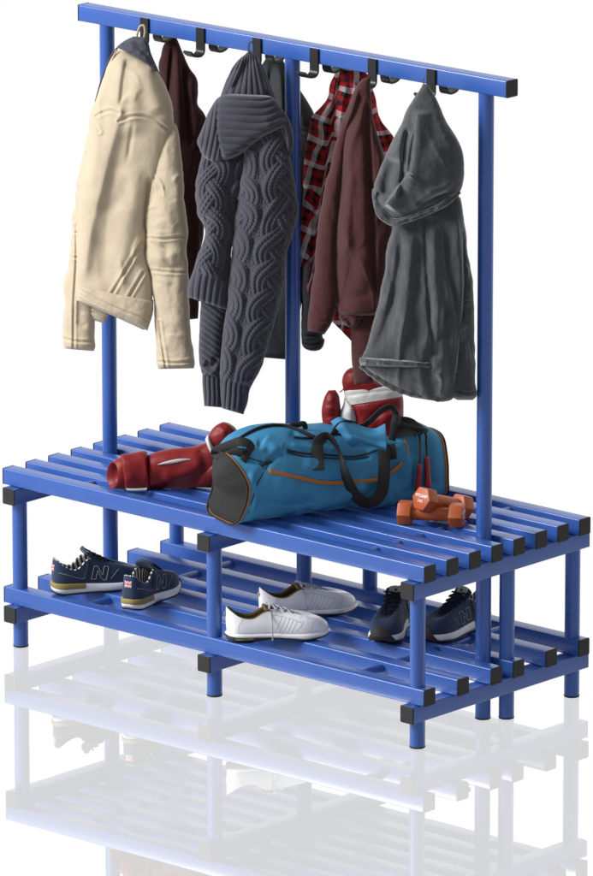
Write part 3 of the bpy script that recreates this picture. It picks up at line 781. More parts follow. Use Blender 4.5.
# ---------------------------------------------------------------- things lying on the seat
M['bag'] = mat('teal_blue_canvas', (.038, .195, .36), .65, .28, var=.05, vscale=60, bump=.25, bscale=1500)
M['bagblack'] = mat('black_canvas', (.013, .013, .014), .75, .35, var=.12, vscale=80, bump=.3, bscale=1300)
M['web'] = mat('black_webbing', (.017, .017, .018), .7, .35, bump=.3, bscale=1800, stretch=(1, 1, 3))
M['orange_trim'] = mat('orange_trim', (.33, .12, .022), .6, .4, bump=.2, bscale=1500)
M['orange'] = mat('orange_vinyl', (.40, .078, .016), .42, .45, var=.06, vscale=60, bump=.25, bscale=1200)
M['white_ink'] = mat('white_ink', (.75, .75, .75), .5, .3)
M['glove'] = mat('dark_red_leather', (.175, .006, .007), .45, .3, var=.10, vscale=40, bump=.3, bscale=700, bump2=.08, b2scale=70)
M['glove_white'] = mat('off_white_leather', (.52, .52, .51), .55, .35, var=.05, vscale=60, bump=.2, bscale=700)
M['redgrip'] = mat('red_plastic_grip', (.28, .006, .010), .4, .5)
M['rope'] = mat('black_rope', (.010, .010, .010), .6, .4)

ZB = ZT+.0012
BETA = math.radians(69)
E1 = np.array([math.cos(BETA), math.sin(BETA), 0]); E2 = np.array([-math.sin(BETA), math.cos(BETA), 0]); E3 = np.array([0, 0, 1.0])
BA = ground(np.array(239.), np.array(528.), ZB+.002)


def proj(P):
    v = np.asarray(P)-CAM; z = v @ FWD
    return PW/2+FPX*(v @ RGT)/z, PH/2-FPX*(v @ UPV)/z


bag = thing('sports_bag', 'blue sports bag with black ends and orange trim lying on the seat slats', 'bag', tuple(BA+E1*.26+E2*.1))
LB = .525
# length stations: t, half depth, height, centre offset in depth, forward lean at mid height, lift at the back
ST = np.array([
    [.000, .088, .165, .090, .030], [.035, .098, .190, .098, .026], [.08, .104, .205, .103, .02], [.13, .106, .206, .104, .012], [.19, .106, .198, .104, .006],
    [.25, .106, .192, .104, .0], [.31, .106, .190, .104, 0], [.37, .105, .192, .103, 0], [.42, .102, .190, .101, 0], [.46, .097, .182, .097, -.002], [.495, .088, .166, .09, -.004], [.515, .078, .150, .086, -.004]])
NT, NP = 260, 220
S = spline(np.c_[ST[:, 0:1]*1.085, ST[:, 1:]], NT)
ph = np.linspace(0, 2*np.pi, NP, endpoint=False)-np.pi*.75


def ring_xy(a, H, n=3.0):
    c, s_ = np.cos(ph), np.sin(ph); n = np.where(s_ < 0, 5.0, n)
    w = -a*np.sign(c)*np.abs(c)**(2/n); h = H/2+H/2*np.sign(s_)*np.abs(s_)**(2/n)
    # shoulders lean in towards the top
    w = w*(1-.20*smooth(.45, 1.0, h/H))
    return w, h


ring = []
for t_, a_, H_, cw, lean in S:
    w, h = ring_xy(a_, H_)
    q = np.sin(np.pi*np.clip(h/H_, 0, 1))
    P = BA+np.outer(t_+lean*q, E1)+np.outer(cw+w, E2)+np.outer(h, E3)
    ring.append(P)
ring = np.array(ring)
# normals from the grid
du = np.gradient(ring, axis=0); dv = np.roll(ring, -1, 1)-np.roll(ring, 1, 1)
N = np.cross(dv, du); N /= np.linalg.norm(N, axis=2)[..., None]+1e-12
ctr = ring.mean(1)[:, None]
N *= np.sign(((ring-ctr)*N).sum(2).mean())
BU, BV = proj(ring)
vis = ((ring-CAM)*N).sum(2) < 0
dd = strokes(BU, BV, [
    ([(270, 460), (258, 478), (250, 500), (243, 526)], 3, 7, -.006), ([(283, 451), (272, 458), (262, 467)], 3, 4, -.012, .1), ([(240, 452), (256, 462), (264, 464)], 2.5, 5, -.010, .1),
    ([(262, 440), (272, 448), (284, 452)], 6, 6, .008), ([(256, 445), (266, 446), (268, 456)], 4, 5, -.006), ([(285, 452), (300, 455), (330, 458), (352, 460), (372, 456)], 1.6, 6, -.007, .05), ([(286, 446), (310, 447), (340, 452)], 4, 4, .005),
    ([(300, 522), (330, 514), (354, 505), (384, 486)], 2, 10, -.016, .1), ([(306, 508), (338, 502), (372, 484)], 8, 9, .012), ([(255, 500), (280, 512), (300, 508)], 6, 8, -.006), ([(270, 480), (300, 492), (340, 494)], 12, 12, .006),
    ([(345, 514), (372, 509), (398, 498)], 6, 8, .009), ([(290, 488), (320, 496), (350, 490)], 9, 14, -.006), ([(300, 462), (325, 470), (350, 470)], 5, 9, .006), ([(388, 455), (398, 475), (404, 500)], 7, 9, -.008), ([(410, 440), (414, 465), (416, 495)], 3, 5, -.006), ([(424, 434), (430, 460), (431, 490)], 2.5, 5, -.007), ([(250, 470), (256, 492), (252, 515)], 5, 3, .006), ([(290, 430), (300, 440), (318, 446)], 5, 3, -.006), ([(350, 440), (366, 446), (384, 442)], 3, 6, -.007), ([(396, 500), (408, 480), (412, 452)], 4, 8, .006), ([(262, 500), (290, 506), (320, 500)], 2.5, 8, -.007), ([(396, 440), (408, 455), (402, 480)], 5, 5, .005)])
dd += .0024*fbm(BU/34+3, BV/26, 2)+.0004*fbm(BU/9, BV/9+7, 2)
dd = np.where(vis, dd, .4*dd)
hgt = ring[..., 2]-ZB
dd *= smooth(0, .012, hgt)
ring = ring+N*dd[..., None]
ring[..., 2] = np.maximum(ring[..., 2], ZB+.0008)
BU, BV = proj(ring)
# body: orange piping separates the black ends
F = grid_faces(NT, NP, True)
body = hang(make_mesh('body', ring.reshape(-1, 3), F, M['bag']), bag)


def end_panel(idx, outw, sag):
    base = ring[idx]; c = base.mean(0); V = []; K = 14
    for k in range(K):
        q = k/(K-1)
        r = np.sqrt(np.maximum(0, 1-q**2.4)); r = 1-q*.985 if q > .9 else 1-.93*(q/.9)**1.0*.95
        bul = outw*np.sin(min(1, q*1.15)*np.pi/2)
        Pk = c+(base-c)*r+E1*bul*(-1 if idx == 0 else 1)
        Pk = Pk+np.outer(.004*fbm(Pk[:, 2]*22+3, Pk[:, 1]*18, 2)*np.sin(q*np.pi), E1)
        V.append(Pk)
    V = np.array(V)
    F = [tuple(f) for f in grid_faces(K, NP, True)]+[tuple(range((K-1)*NP, K*NP))]
    return hang(make_mesh('end_panel', V.reshape(-1, 3), F, M['bagblack']), bag)


end_panel(0, .026, 0); end_panel(NT-1, .012, 0)
for idx in (0, NT-1):
    P = np.concatenate([ring[idx], ring[idx][:2]]); P = P+np.concatenate([N[idx], N[idx][:2]])*.0008
    hang(tube('piping', P, .0028, M['orange_trim'], None, 8), bag)
    s_ = -1 if idx == 0 else 1
    hang(tube('black_binding', P+E1*s_*.005, .0028, M['bagblack'], None, 8), bag)


def on_bag(u, v, off=0.0):
    """points of the visible bag surface under sketch positions"""
    m = vis.ravel(); A = ring.reshape(-1, 3)[m]; NN = N.reshape(-1, 3)[m]; a = BU.ravel()[m]; b = BV.ravel()[m]
    out = []
    for x, y in zip(np.atleast_1d(u), np.atleast_1d(v)):
        d = (a-x)**2+(b-y)**2; i = np.argpartition(d, 8)[:8]; w = 1/(d[i]+.05); w /= w.sum()
        n = (NN[i]*w[:, None]).sum(0); n /= np.linalg.norm(n)
        out.append((A[i]*w[:, None]).sum(0)+n*off)
    return np.array(out)


def on_bag_n(u, v):
    return on_bag(u, v, 1.0)-on_bag(u, v, 0.0)


def bag_strip(name, pts, wpx, mat_, off=.0012, n=60, th=.0016, wmul=None):
    P2 = spline(pts, n); P = on_bag(P2[:, 0], P2[:, 1], off); nn = on_bag_n(P2[:, 0], P2[:, 1])
    kw = 8 if n > 30 else 2
    ii = np.arange(-2*kw, 2*kw+1); k = np.exp(-(ii/kw)**2); k /= k.sum()
    for c in range(3):
        e0 = 2*P[0, c]-P[2*kw:0:-1, c]; e1 = 2*P[-1, c]-P[-2:-2*kw-2:-1, c]
        P[:, c] = np.convolve(np.r_[e0, P[:, c], e1], k, 'valid')
    tg = np.gradient(P, axis=0); ac = np.cross(tg, nn)
    w = np.full(n, wpx/435.)
    V, F = strap_geo(P, ac, w, th)
    return hang(make_mesh(name, V, F, mat_), bag)


bag_strip('trim', [(268.5, 471), (285, 475.5), (305, 479.5), (330, 481.5), (355, 482), (378, 480), (392, 473.5), (402, 463)], 4.0, M['orange_trim'], .0034)
bag_strip('trim', [(404, 439), (407, 447), (408, 455)], 1.6, M['orange_trim'], .0014, 24)
bag_strip('zip', [(287, 450), (300, 453.5), (315, 454.5), (335, 455.5), (352, 457.5), (366, 455), (377, 450)], 1.7, M['bagblack'], .0016)
bag_strip('zip', [(288, 452), (302, 457), (318, 457.5), (338, 458.5), (354, 459.5), (368, 457)], 1.1, M['bagblack'], .0014)
bag_strip('zip_pull', [(271, 461.5), (266, 463.5), (261.5, 465.5)], 2.6, M['bagblack'], .004, 16, .003)
bag_strip('seam', [(270, 463), (259, 480), (253, 497), (244, 527)], .9, M['bagblack'], .0006)
bag_strip('seam', [(241, 455), (252, 459), (263, 462)], .8, M['bagblack'], .0008)

GB = Frame(BA[0], BA[1], 45)


def pxstrap(name, pts, mat_, wpx, par, frame=GB, n=70, th=.0032, base=None):
    """webbing along sketch points (u, v, depth, twist deg); lies on the bag where depth is None"""
    Q = spline([(p[0], p[1], p[2], p[3]) for p in pts], n)
    D = Q[:, 2]
    P = frame.map(Q[:, 0], Q[:, 1], D)
    tg = np.gradient(P, axis=0); tg /= np.linalg.norm(tg, axis=1)[:, None]
    fn = np.tile(frame.n, (n, 1)); a1 = np.cross(tg, fn); a1 /= np.linalg.norm(a1, axis=1)[:, None]+1e-9
    a2 = np.cross(tg, a1)
    for k in range(1, n):
        if (a1[k]*a1[k-1]).sum() < 0: a1[k] *= -1
    th_ = np.radians(Q[:, 3])[:, None]
    ac = a1*np.cos(th_)+a2*np.sin(th_)
    V, F = strap_geo(P, ac, wpx/435., th)
    return hang(make_mesh(name, V, F, mat_), par)


def bdepth(u, v, off=.004):
    P = on_bag(np.array([u]), np.array([v]), off)[0]
    return float((P-GB.P) @ GB.n)


def P3(u, v, off, tw=0): return (u, v, bdepth(u, v, .0)+off, tw)


# near carry handle: stitched patch, up over the top, hanging loop, back up to the second patch
pxstrap('handle', [P3(318.5, 470, .004), P3(317.5, 458, .005), P3(317.5, 447, .008), (321, 438.5, bdepth(320, 446)+.014, 20), (327, 436.2, bdepth(326, 446)+.018, 40), (333, 441, bdepth(333, 450)+.02, 62),
                  P3(339, 452, .022, 76), P3(343, 465, .018, 60), P3(349, 483, .014, 32), P3(357, 497, .012, 14), P3(366, 502.8, .012, 6), P3(375, 500.5, .012, 4), P3(381.5, 492, .011, 0), P3(384, 478, .009, 0), P3(384.5, 463, .008, 0), P3(384.5, 450, .008, 0), P3(386, 443.5, .004, 10)],
        M['web'], 12.0, bag, n=120)
pxstrap('handle_patch', [P3(391, 444, .004), P3(392.5, 452, .004), P3(393, 459, .003)], M['web'], 8, bag, n=16)
# binding along the mouth of the bag and the far handle
pxstrap('mouth_binding', [P3(238, 440, .002, 30), P3(250, 432.5, .004, 30), P3(262, 427.5, .006, 30), P3(276, 425.5, .008, 30), P3(290, 427.5, .008, 20), P3(302, 432, .006, 20), P3(314, 437.5, .004, 10), P3(326, 441, .003, 0)], M['bagblack'], 5.0, bag, n=80, th=.004)
pxstrap('mouth_binding', [P3(294, 437, .003, 0), P3(306, 438, .003, 0), P3(318, 437, .003, 0), P3(330, 434.5, .003, 0), P3(344, 434, .003, 0)], M['bagblack'], 2.2, bag, n=40, th=.003)
pxstrap('far_handle', [(289, 429, bdepth(290, 432)-.02, 0), (292, 425.2, bdepth(292, 432)-.02, 0), (298, 424.6, bdepth(298, 432)-.02, 0), (304, 423.8, bdepth(302, 432)-.02, 0), (305.5, 429, bdepth(305, 432)-.02, 0)], M['web'], 5.5, bag, n=40)
# end carry strap at the left end
pxstrap('end_strap', [(252, 449, bdepth(250, 452)+.006, 30), (248, 443.5, bdepth(248, 450)+.012, 40), (241, 441.8, bdepth(243, 450)+.015, 30), (231, 444.5, bdepth(243, 450)+.004, 10), (219, 449.5, bdepth(243, 452)-.02, 0), (215.5, 452.5, bdepth(243, 452)-.04, -20), (219, 456, bdepth(243, 455)-.03, -10), (229, 455, bdepth(243, 456)-.006, 0), (236, 452, bdepth(244, 456)+.006, 10), (243, 453, bdepth(245, 457)+.008, 20)], M['web'], 9.5, bag, n=90)
pxstrap('strap_tab', [P3(252, 446, .004, 0), P3(247.5, 453, .004, 0), P3(243, 461, .004, 0)], M['web'], 7.5, bag, n=24)
# open flap of the mouth, curled forwards
fl = np.array([[(330.5, 421.5, .02), (339, 417.2, .03), (350, 421, .03), (362, 426, .03), (374, 428.5, .03), (385.5, 423.5, .035)],
               [(333, 425, .045), (341, 423, .055), (352, 427.5, .055), (364, 432, .05), (376, 434, .05), (386, 432, .05)],
               [(340, 433, .06), (347, 433, .068), (355, 435, .066), (366, 438, .06), (377, 441, .055), (386.3, 441, .055)],
               [(349, 444.5, .055), (352, 441, .07), (358, 439.5, .068), (367, 443, .062), (377, 447, .056), (385.8, 451, .052)],
               [(356, 448.5, .035), (354, 446, .05), (358, 443.5, .055), (366, 444.5, .055), (377, 448, .05), (385.5, 451.5, .048)]], float)
d0 = bdepth(360, 448)


def net(ctrl, nr, nc):
    a = np.stack([spline(r, nc) for r in ctrl]); return np.stack([spline(a[:, j], nr) for j in range(nc)], 1)


def sheet(name, ctrl, frame, mat_, par, d_off=0., nr=40, nc=60, th=.002):
    g = net(ctrl, nr, nc); P = frame.map(g[..., 0], g[..., 1], g[..., 2]+d_off)
    Q = P-frame.n*th
    n = nr*nc; V = np.concatenate([P.reshape(-1, 3), Q.reshape(-1, 3)])
    F = [tuple(f) for f in grid_faces(nr, nc)]+[tuple(f[::-1]) for f in grid_faces(nr, nc, off=n)]
    ed = [i for i in range(nc)]+[r*nc+nc-1 for r in range(1, nr)]+[(nr-1)*nc+c for c in range(nc-2, -1, -1)]+[r*nc for r in range(nr-2, 0, -1)]
    for a, b in zip(ed, ed[1:]+ed[:1]): F.append((b, a, a+n, b+n))
    return hang(make_mesh(name, V, F, mat_), par)


sheet('flap', fl, GB, M['bag'], bag, d0-.014)
# black sheet standing in for the dark open mouth at the right, with its strap
mo = np.array([[(396, 419.5, .0), (403, 416.8, .0), (412, 418.5, .0), (420, 424, .0), (428, 430, .0)], [(395, 428, .01), (403, 426, .01), (412, 427, .012), (420, 429, .012), (428, 432, .01)], [(394, 438.5, .02), (402, 437, .02), (412, 435.5, .022), (420, 434, .02), (427.5, 433, .015)]], float)
sheet('dark_mouth_sheet', mo, GB, M['bagblack'], bag, bdepth(410, 440)-.012)
pxstrap('mouth_strap', [(345, 426, d0+.00, 10), (356, 428.5, d0+.0, 20), (370, 421, d0+.004, 30), (382, 410, d0+.008, 35), (391, 406.5, d0+.006, 40), (395, 412, d0-.004, 40), (394, 424, d0-.014, 30), (392, 440, d0-.03, 20)], M['web'], 7.5, bag, n=60, th=.0028)
pxstrap('mouth_strap', [(334, 434, d0+.035, 10), (337, 428, d0+.04, 10), (345, 423, d0+.03, 15), (356, 424.5, d0+.005, 20)], M['web'], 7.0, bag, n=40, th=.0028)
pxstrap('mouth_strap', [(399, 416, bdepth(405, 440)+.01, 20), (401, 424, bdepth(405, 440)+.012, 10), (412, 427.5, bdepth(410, 440)+.012, 10), (427, 431, bdepth(424, 440)+.006, 20)], M['web'], 5.0, bag, n=40, th=.0028)

# ---------------------------------------------------------------- skipping rope hanging out of the bag
jr = thing('skipping_rope', 'black skipping rope with red handles hanging out of the blue bag', 'skipping rope', tuple(on_bag([420.], [465.])[0]))
for top, mid, h0, h1 in (((417.5, 432.5), (419.8, 447), (419.8, 463.5), (417.8, 492)), ((424, 431), (426.2, 443), (426.8, 456), (428.3, 488))):
    Q = spline([(top[0]-3, top[1]+3, -.008), (top[0], top[1], .004), (top[0]+1.6, top[1]+3, .012), (mid[0], mid[1], .012), (h0[0], h0[1], .014)], 40)
    dB = np.array([bdepth(a, max(b, 438), 0) for a, b in Q[:, :2]])
    P = GB.map(Q[:, 0], Q[:, 1], dB+Q[:, 2])
    hang(tube('cord', P, .0027, M['rope'], None, 10), jr)
    t = np.linspace(0, 1, 16); u_ = h0[0]+(h1[0]-h0[0])*t; v_ = h0[1]+(h1[1]-h0[1])*t
    dd_ = bdepth(h0[0], h0[1], 0)+.014+t*(bdepth(h1[0], min(h1[1], 488), 0)-bdepth(h0[0], h0[1], 0))
    P = GB.map(u_, v_, dd_); r = np.interp(t, [0, .03, .1, .5, .95, 1], [.0025, .0052, .0056, .0062, .0078, .006])
    hang(tube('handle', P, r, M['redgrip'], None, 20), jr)

# ---------------------------------------------------------------- dumbbells
def text_mesh(txt, size, shear=0.0):
    c = bpy.data.curves.new('t', 'FONT'); c.body = txt; c.size = size; c.align_x = 'CENTER'; c.align_y = 'CENTER'; c.shear = shear; c.extrude = .0002; c.offset = size*.018
    o = bpy.data.objects.new('t', c); COL.objects.link(o); bpy.context.view_layer.update()
    me = bpy.data.meshes.new_from_object(o.evaluated_get(bpy.context.evaluated_depsgraph_get()))
    V = np.array([v.co[:] for v in me.vertices]); F = [tuple(p.vertices) for p in me.polygons]
    bpy.data.objects.remove(o); bpy.data.curves.remove(c)
    return V, F


def hex_geo(x0, x1, R, r=.004):
    """hexagonal head along X with softened rims, flats up and down"""
    def sec(rad):
        out = []
        for k in range(6):
            a = math.radians(60*k)
            for da in (-5, 0, 5):
                q = rad/ (1.0 if da else .99); aa = a+math.radians(da)
                # stay on the flats, round the corner
                f = math.cos(math.pi/6)/math.cos(((aa-math.radians(30)+math.pi/6) % (math.pi/3))-math.pi/6)
                f = min(f, .985)
                out.append((math.cos(aa)*rad*f, math.sin(aa)*rad*f))
        return out
    V = []; n = 18
    for x, rad in ((x0, R-r), (x0+r*.3, R-r*.3), (x0+r, R), (x1-r, R), (x1-r*.3, R-r*.3), (x1, R-r)):
        for y, z in sec(rad): V.append((x, y, z))
    F = [tuple(f) for f in grid_faces(6, n, True)]+[tuple(range(n))[::-1], tuple(range(5*n, 6*n))]
    return np.array(V), F


def dumbbell(label, loc, rotz, tilt, roll=0.0):
    t = thing('dumbbell', label, 'dumbbell', loc, 'orange dumbbells on the seat'); t.rotation_euler = (roll, tilt, rotz)
    R = .0305; hw = .033; Lc = .122
    for s in (-1, 1):
        V, F = hex_geo(-hw/2, hw/2, R)
        h = sharp_smooth(make_mesh('head', V+np.array([s*Lc/2, 0, 0]), F, M['orange'], t), 28)
        for txt, sz, z, sh in (('FITCAMP', .0098, .0065, .25), ('2 KG', .0078, -.0055, 0)):
            V, F = text_mesh(txt, sz, sh)
            W = np.stack([np.full(len(V), s*(Lc/2+hw/2)+s*(V[:, 2]+.0003)), s*V[:, 0], V[:, 1]+z], 1)
            make_mesh('lettering', W, F, M['white_ink'], h, False)
    x = np.linspace(-Lc/2+.014, Lc/2-.014, 24); r = .0155+.002*np.cos(x/(Lc/2)*np.pi*.5)
    V, F = tube_geo(np.stack([x, x*0, x*0], 1), r, 28)
    make_mesh('handle', V, F, M['orange'], t)
    return t


Rf = .0305*math.cos(math.pi/6)
c = (ground(404., 523., ZB)+ground(458., 526.5, ZB))/2
dumbbell('lower orange dumbbell lying on the slats beneath the other one', (c[0], c[1], ZB+Rf+.0005), math.radians(31), 0)
# upper one: front head rests on the lower handle, back head on the slats
D2 = Frame(c[0], c[1], 42)
front = D2.map(np.array(425.5), np.array(499.5), .012)
ang = math.radians(84); LcU = .122
dz = front[2]-(ZB+Rf+.0005); 
tl = math.asin(max(-1, min(1, dz/LcU)))
mid = front+np.array([math.cos(ang)*math.cos(tl), math.sin(ang)*math.cos(tl), -math.sin(tl)])*LcU/2
dumbbell('upper orange dumbbell leaning across the lower one, lettered end facing out', tuple(mid), ang, tl)

# ---------------------------------------------------------------- boxing gloves
def glove_wr(U, V, X, A, S, T):
    return .0018*fbm(U/18, V/14, 2)+strokes(U, V, [([(160, 480), (185, 474), (205, 462)], 6, 8, .006), ([(158, 488), (180, 486), (205, 478)], 3, 6, -.006), ([(198, 448), (204, 458), (206, 470)], 4, 5, -.004)])


gp = ground(np.array(170.), np.array(489.), ZB)
GL = Frame(gp[0], gp[1], 42)
GOBJ = []
gv = thing('boxing_glove', 'dark red boxing glove lying on the slats left of the bag, cuff outwards', 'boxing glove', tuple(gp), 'boxing gloves')
OFF = -.012
loft('palm', [(146, 456, 147, 488.5, .034), (152, 453.5, 152, 488.6, .038), (160, 450.8, 162, 488.8, .041), (172, 448.6, 175, 488.8, .043), (184, 447.4, 188, 488.4, .044), (196, 445.8, 202, 486.6, .044), (205, 443, 213, 484.8, .042), (212, 440, 222, 480, .038), (219, 443, 227, 472, .03), (224, 450, 229, 464, .016)], M['glove'], GL, gv, 160, 90, glove_wr, 2.0, .75, OFF, hem=6, tip=4)
loft('lower_fold', [(195, 472, 190, 487, .02), (204, 466, 203, 487.5, .03), (214, 458, 214, 487.2, .034), (222, 456, 224, 484, .03), (228, 460, 230, 478, .018)], M['glove'], GL, gv, 60, 50, glove_wr, 2.0, .9, OFF+.012, hem=6, tip=4)
loft('thumb', [(207, 444, 219, 459, .020), (208, 438, 222, 454, .026), (210, 432.5, 229, 449, .031), (214, 427, 234.5, 443, .032), (219, 423.6, 237.6, 437, .028), (224, 422, 237, 430.5, .022), (229, 423.2, 234.5, 426.8, .010)], M['glove'], GL, gv, 90, 60, lambda U, V, X, A, S, T: .002*fbm(U/9, V/9, 2), 2.0, .9, OFF+.012, hem=4, tip=3)
loft('white_band', [(208, 434.5, 218.5, 456, .029), (206.3, 437, 214.5, 457.5, .031), (205, 439.6, 211, 456.5, .03)], M['glove_white'], GL, gv, 30, 60, lambda U, V, X, A, S, T: .0012*np.cos(A*1.6), 2.0, .9, OFF+.016, hem=3, tip=3)
loft('white_flash', [(157.5, 464.6, 157.9, 464.9, .002), (163, 462.4, 164.5, 464.3, .003), (171, 460.2, 173, 463.3, .003), (181, 458.7, 183, 461.2, .003), (190.5, 458.9, 190.8, 459.6, .002)], M['glove_white'], GL, gv, 50, 16, None, 2.4, 1.0, OFF+.0425)
loft('cuff', [(120, 454.8, 125, 490.2, .040), (123, 454.0, 128, 490.6, .042), (134, 452.6, 138, 490.2, .042), (145.5, 451.1, 150.5, 489.4, .042), (147, 451.6, 151.5, 488.5, .040)], M['glove'], GL, gv, 60, 80, lambda U, V, X, A, S, T: .002*fbm(U/12, V/16, 2), 2.1, .8, OFF+.002, hem=3, tip=2.5)
loft('cuff_label', [(126, 488.3, 126.3, 491, .003), (136, 488.6, 137, 491.3, .004), (147, 487.8, 146, 490.8, .003)], M['glove_white'], GL, gv, 30, 14, None, 2.4, 1, OFF+.036)
# open wrist: a hollow sleeve end (outer wall, rim, inner wall)
th = np.linspace(0, 2*np.pi, 64, endpoint=False)
R_ = []
for (cu, cv, au, av, q, dz_) in ((124, 473, 4, 16.5, 1, 0), (117, 474, 5, 15, 1, 0), (112.6, 475, 5.9, 13.2, 1, 0), (112.6, 475, 5.2, 12.3, .95, 0), (118, 474, 4.4, 11.6, .9, 0), (124, 473.5, 3.4, 10, .8, 0)):
    R_.append(GL.map(cu+au*np.cos(th), cv+av*np.sin(th), OFF+.002+.030*q*np.cos(th)*1.0))
R_ = np.array(R_); F = grid_faces(len(R_), 64, True); F = [tuple(f) for f in F]+[tuple(range(5*64, 6*64))]
hang(make_mesh('wrist_opening', R_.reshape(-1, 3), F, M['glove']), gv)
GOBJ = [o for o in gv.children if o.name.startswith('palm')]
uv_ = np.array([(198.5, 447.8), (203, 448.5), (199.5, 451.5), (203.0, 453.5), (201, 456)])
for p_, n_ in zip(*cast(GOBJ, uv_[:, 0], uv_[:, 1])):
    hang(tube('vent_hole', np.array([p_-n_*.003, p_+n_*.0006]), .0017, M['rope'], None, 10), gv)

# second glove standing in the mouth of the bag
bp_ = on_bag(np.array([365.]), np.array([446.]))[0]+np.array([-.02, .06, 0])+np.array([-.667, .745, 0])*.024
G2 = Frame(bp_[0], bp_[1], 42)
g2 = thing('boxing_glove', 'red and white boxing glove standing upright in the open blue bag', 'boxing glove', (bp_[0], bp_[1], bp_[2]), 'boxing gloves')
loft('fingers', [(351, 367.6, 366, 367.6, .012), (346.5, 370.6, 373, 370, .024), (343.2, 375.5, 377, 375, .032), (342, 381, 380, 381, .036), (342.8, 387, 388, 385, .038), (345, 396, 396, 392, .038)], M['glove'], G2, g2, 80, 70, lambda U, V, X, A, S, T: .002*fbm(U/10, V/10, 2), 2.0, .9, 0, tip=5)
loft('white_band', [(343.5, 387.6, 399, 383.5, .030), (344, 392, 401.5, 387, .041), (345, 398, 402.6, 391.5, .043), (347, 405.5, 403, 396.5, .044)], M['glove_white'], G2, g2, 50, 90, lambda U, V, X, A, S, T: strokes(U, V, [([(345, 396), (370, 392), (401, 389)], 2, 5, -.004, .05)])+.001*fbm(U/9, V/9, 2), 2.3, .9, .0, tip=4)
loft('palm', [(349, 404, 402.5, 395, .040), (350.5, 409, 403.4, 400, .046), (353, 416, 403.6, 410, .048), (355, 426, 403.4, 422, .048), (356, 442, 402.4, 440, .046), (357, 460, 400, 458, .04)], M['glove'], G2, g2, 90, 90, lambda U, V, X, A, S, T: strokes(U, V, [([(362, 424), (380, 414), (402, 404)], 3, 6, -.005), ([(378, 430), (390, 416), (402, 412)], 3, 5, .004)])+.002*fbm(U/10, V/10, 2), 2.4, .9, .004, tip=3)
loft('white_web', [(344.3, 398, 352, 403, .02), (343, 405, 357, 411, .03), (340.5, 411, 358.5, 417, .034), (339.5, 418, 359, 424, .034), (339, 428, 359, 434, .034), (340, 440, 358, 444, .03)], M['glove_white'], G2, g2, 60, 50, lambda U, V, X, A, S, T: .002*fbm(U/8, V/10, 2), 2.1, .9, .004, tip=4)
loft('thumb', [(328.5, 390.4, 335.5, 390, .010), (325.5, 395, 338.8, 395.3, .020), (323, 402, 340, 402.5, .027), (321.6, 410, 340.8, 410, .029), (322, 418, 341, 418, .030), (324, 428, 341, 428, .028), (328, 440, 340, 440, .022)], M['glove'], G2, g2, 90, 60, lambda U, V, X, A, S, T: strokes(U, V, [([(322, 404), (330, 405), (339, 404)], 2, 3, -.002), ([(321, 416), (331, 417), (340, 415)], 2, 3, -.002)])+.001*fbm(U/6, V/6, 2), 2.0, .9, .006, tip=4)
uv_ = np.array([(363.4, 402.6), (368.8, 405.5), (373.2, 400.2), (379, 404.2), (382.7, 399.6)])
for p_, n_ in zip(*cast([o for o in g2.children if o.name.startswith('palm')], uv_[:, 0], uv_[:, 1])):
    hang(tube('vent_hole', np.array([p_-n_*.003, p_+n_*.0006]), .0026, M['rope'], None, 12), g2)
P = spline([(339.5, 392.2), (341.5, 391), (343.8, 388.5)], 12); hang(tube('lace', G2.map(P[:, 0], P[:, 1], np.full(12, .012)), .0013, M['glove'], None, 8), g2)
# ---------------------------------------------------------------- shoes on the shelf
M['navy'] = mat('navy_suede', (.014, .029, .068), .75, .35, sheen=.15, var=.12, vscale=150, bump=.25, bscale=900)
M['navy2'] = mat('navy_leather', (.008, .014, .032), .5, .4, var=.08, vscale=150, bump=.2, bscale=900)
M['greytrim'] = mat('grey_edge_stitch', (.26, .26, .27), .7, .3)
M['greyloop'] = mat('grey_collar_suede', (.035, .033, .036), .85, .25, bump=.2)
M['midsole'] = mat('white_foam_sole', (.76, .76, .77), .55, .4, var=.04, vscale=80, bump=.1)
M['outsole'] = mat('dark_rubber_sole', (.026, .021, .019), .7, .3, bump=.2)
M['goldband'] = mat('mustard_heel_band', (.25, .19, .055), .55, .4, bump=.15)
M['tongue_tab'] = mat('cream_tongue_tab', (.40, .37, .27), .8, .3, bump=.2)
M['lace'] = mat('dark_lace', (.010, .012, .018), .85, .2, bump=.4, bscale=1500)
M['white_leather'] = mat('white_patent_leather', (.84, .84, .85), .28, .5, var=.03, vscale=60, bump=.05, bscale=500, coat=.5)
M['white_seam'] = mat('pale_grey_seam', (.48, .48, .50), .6, .3)
M['lace_grey'] = mat('pale_grey_lace', (.38, .39, .42), .8, .25, bump=.3, bscale=1500)
M['gold_lining'] = mat('bronze_lining', (.105, .070, .022), .6, .4, var=.12, vscale=120, bump=.2)
M['gold_ink'] = mat('gold_lettering', (.40, .29, .10), .45, .5)
M['black_rubber'] = mat('black_rubber', (.012, .012, .013), .5, .4)
M['flag_blue'] = mat('flag_blue', (.03, .07, .30), .7, .3); M['flag_red'] = mat('flag_red', (.55, .02, .03), .7, .3); M['flag_white'] = mat('flag_white', (.65, .65, .66), .7, .3)


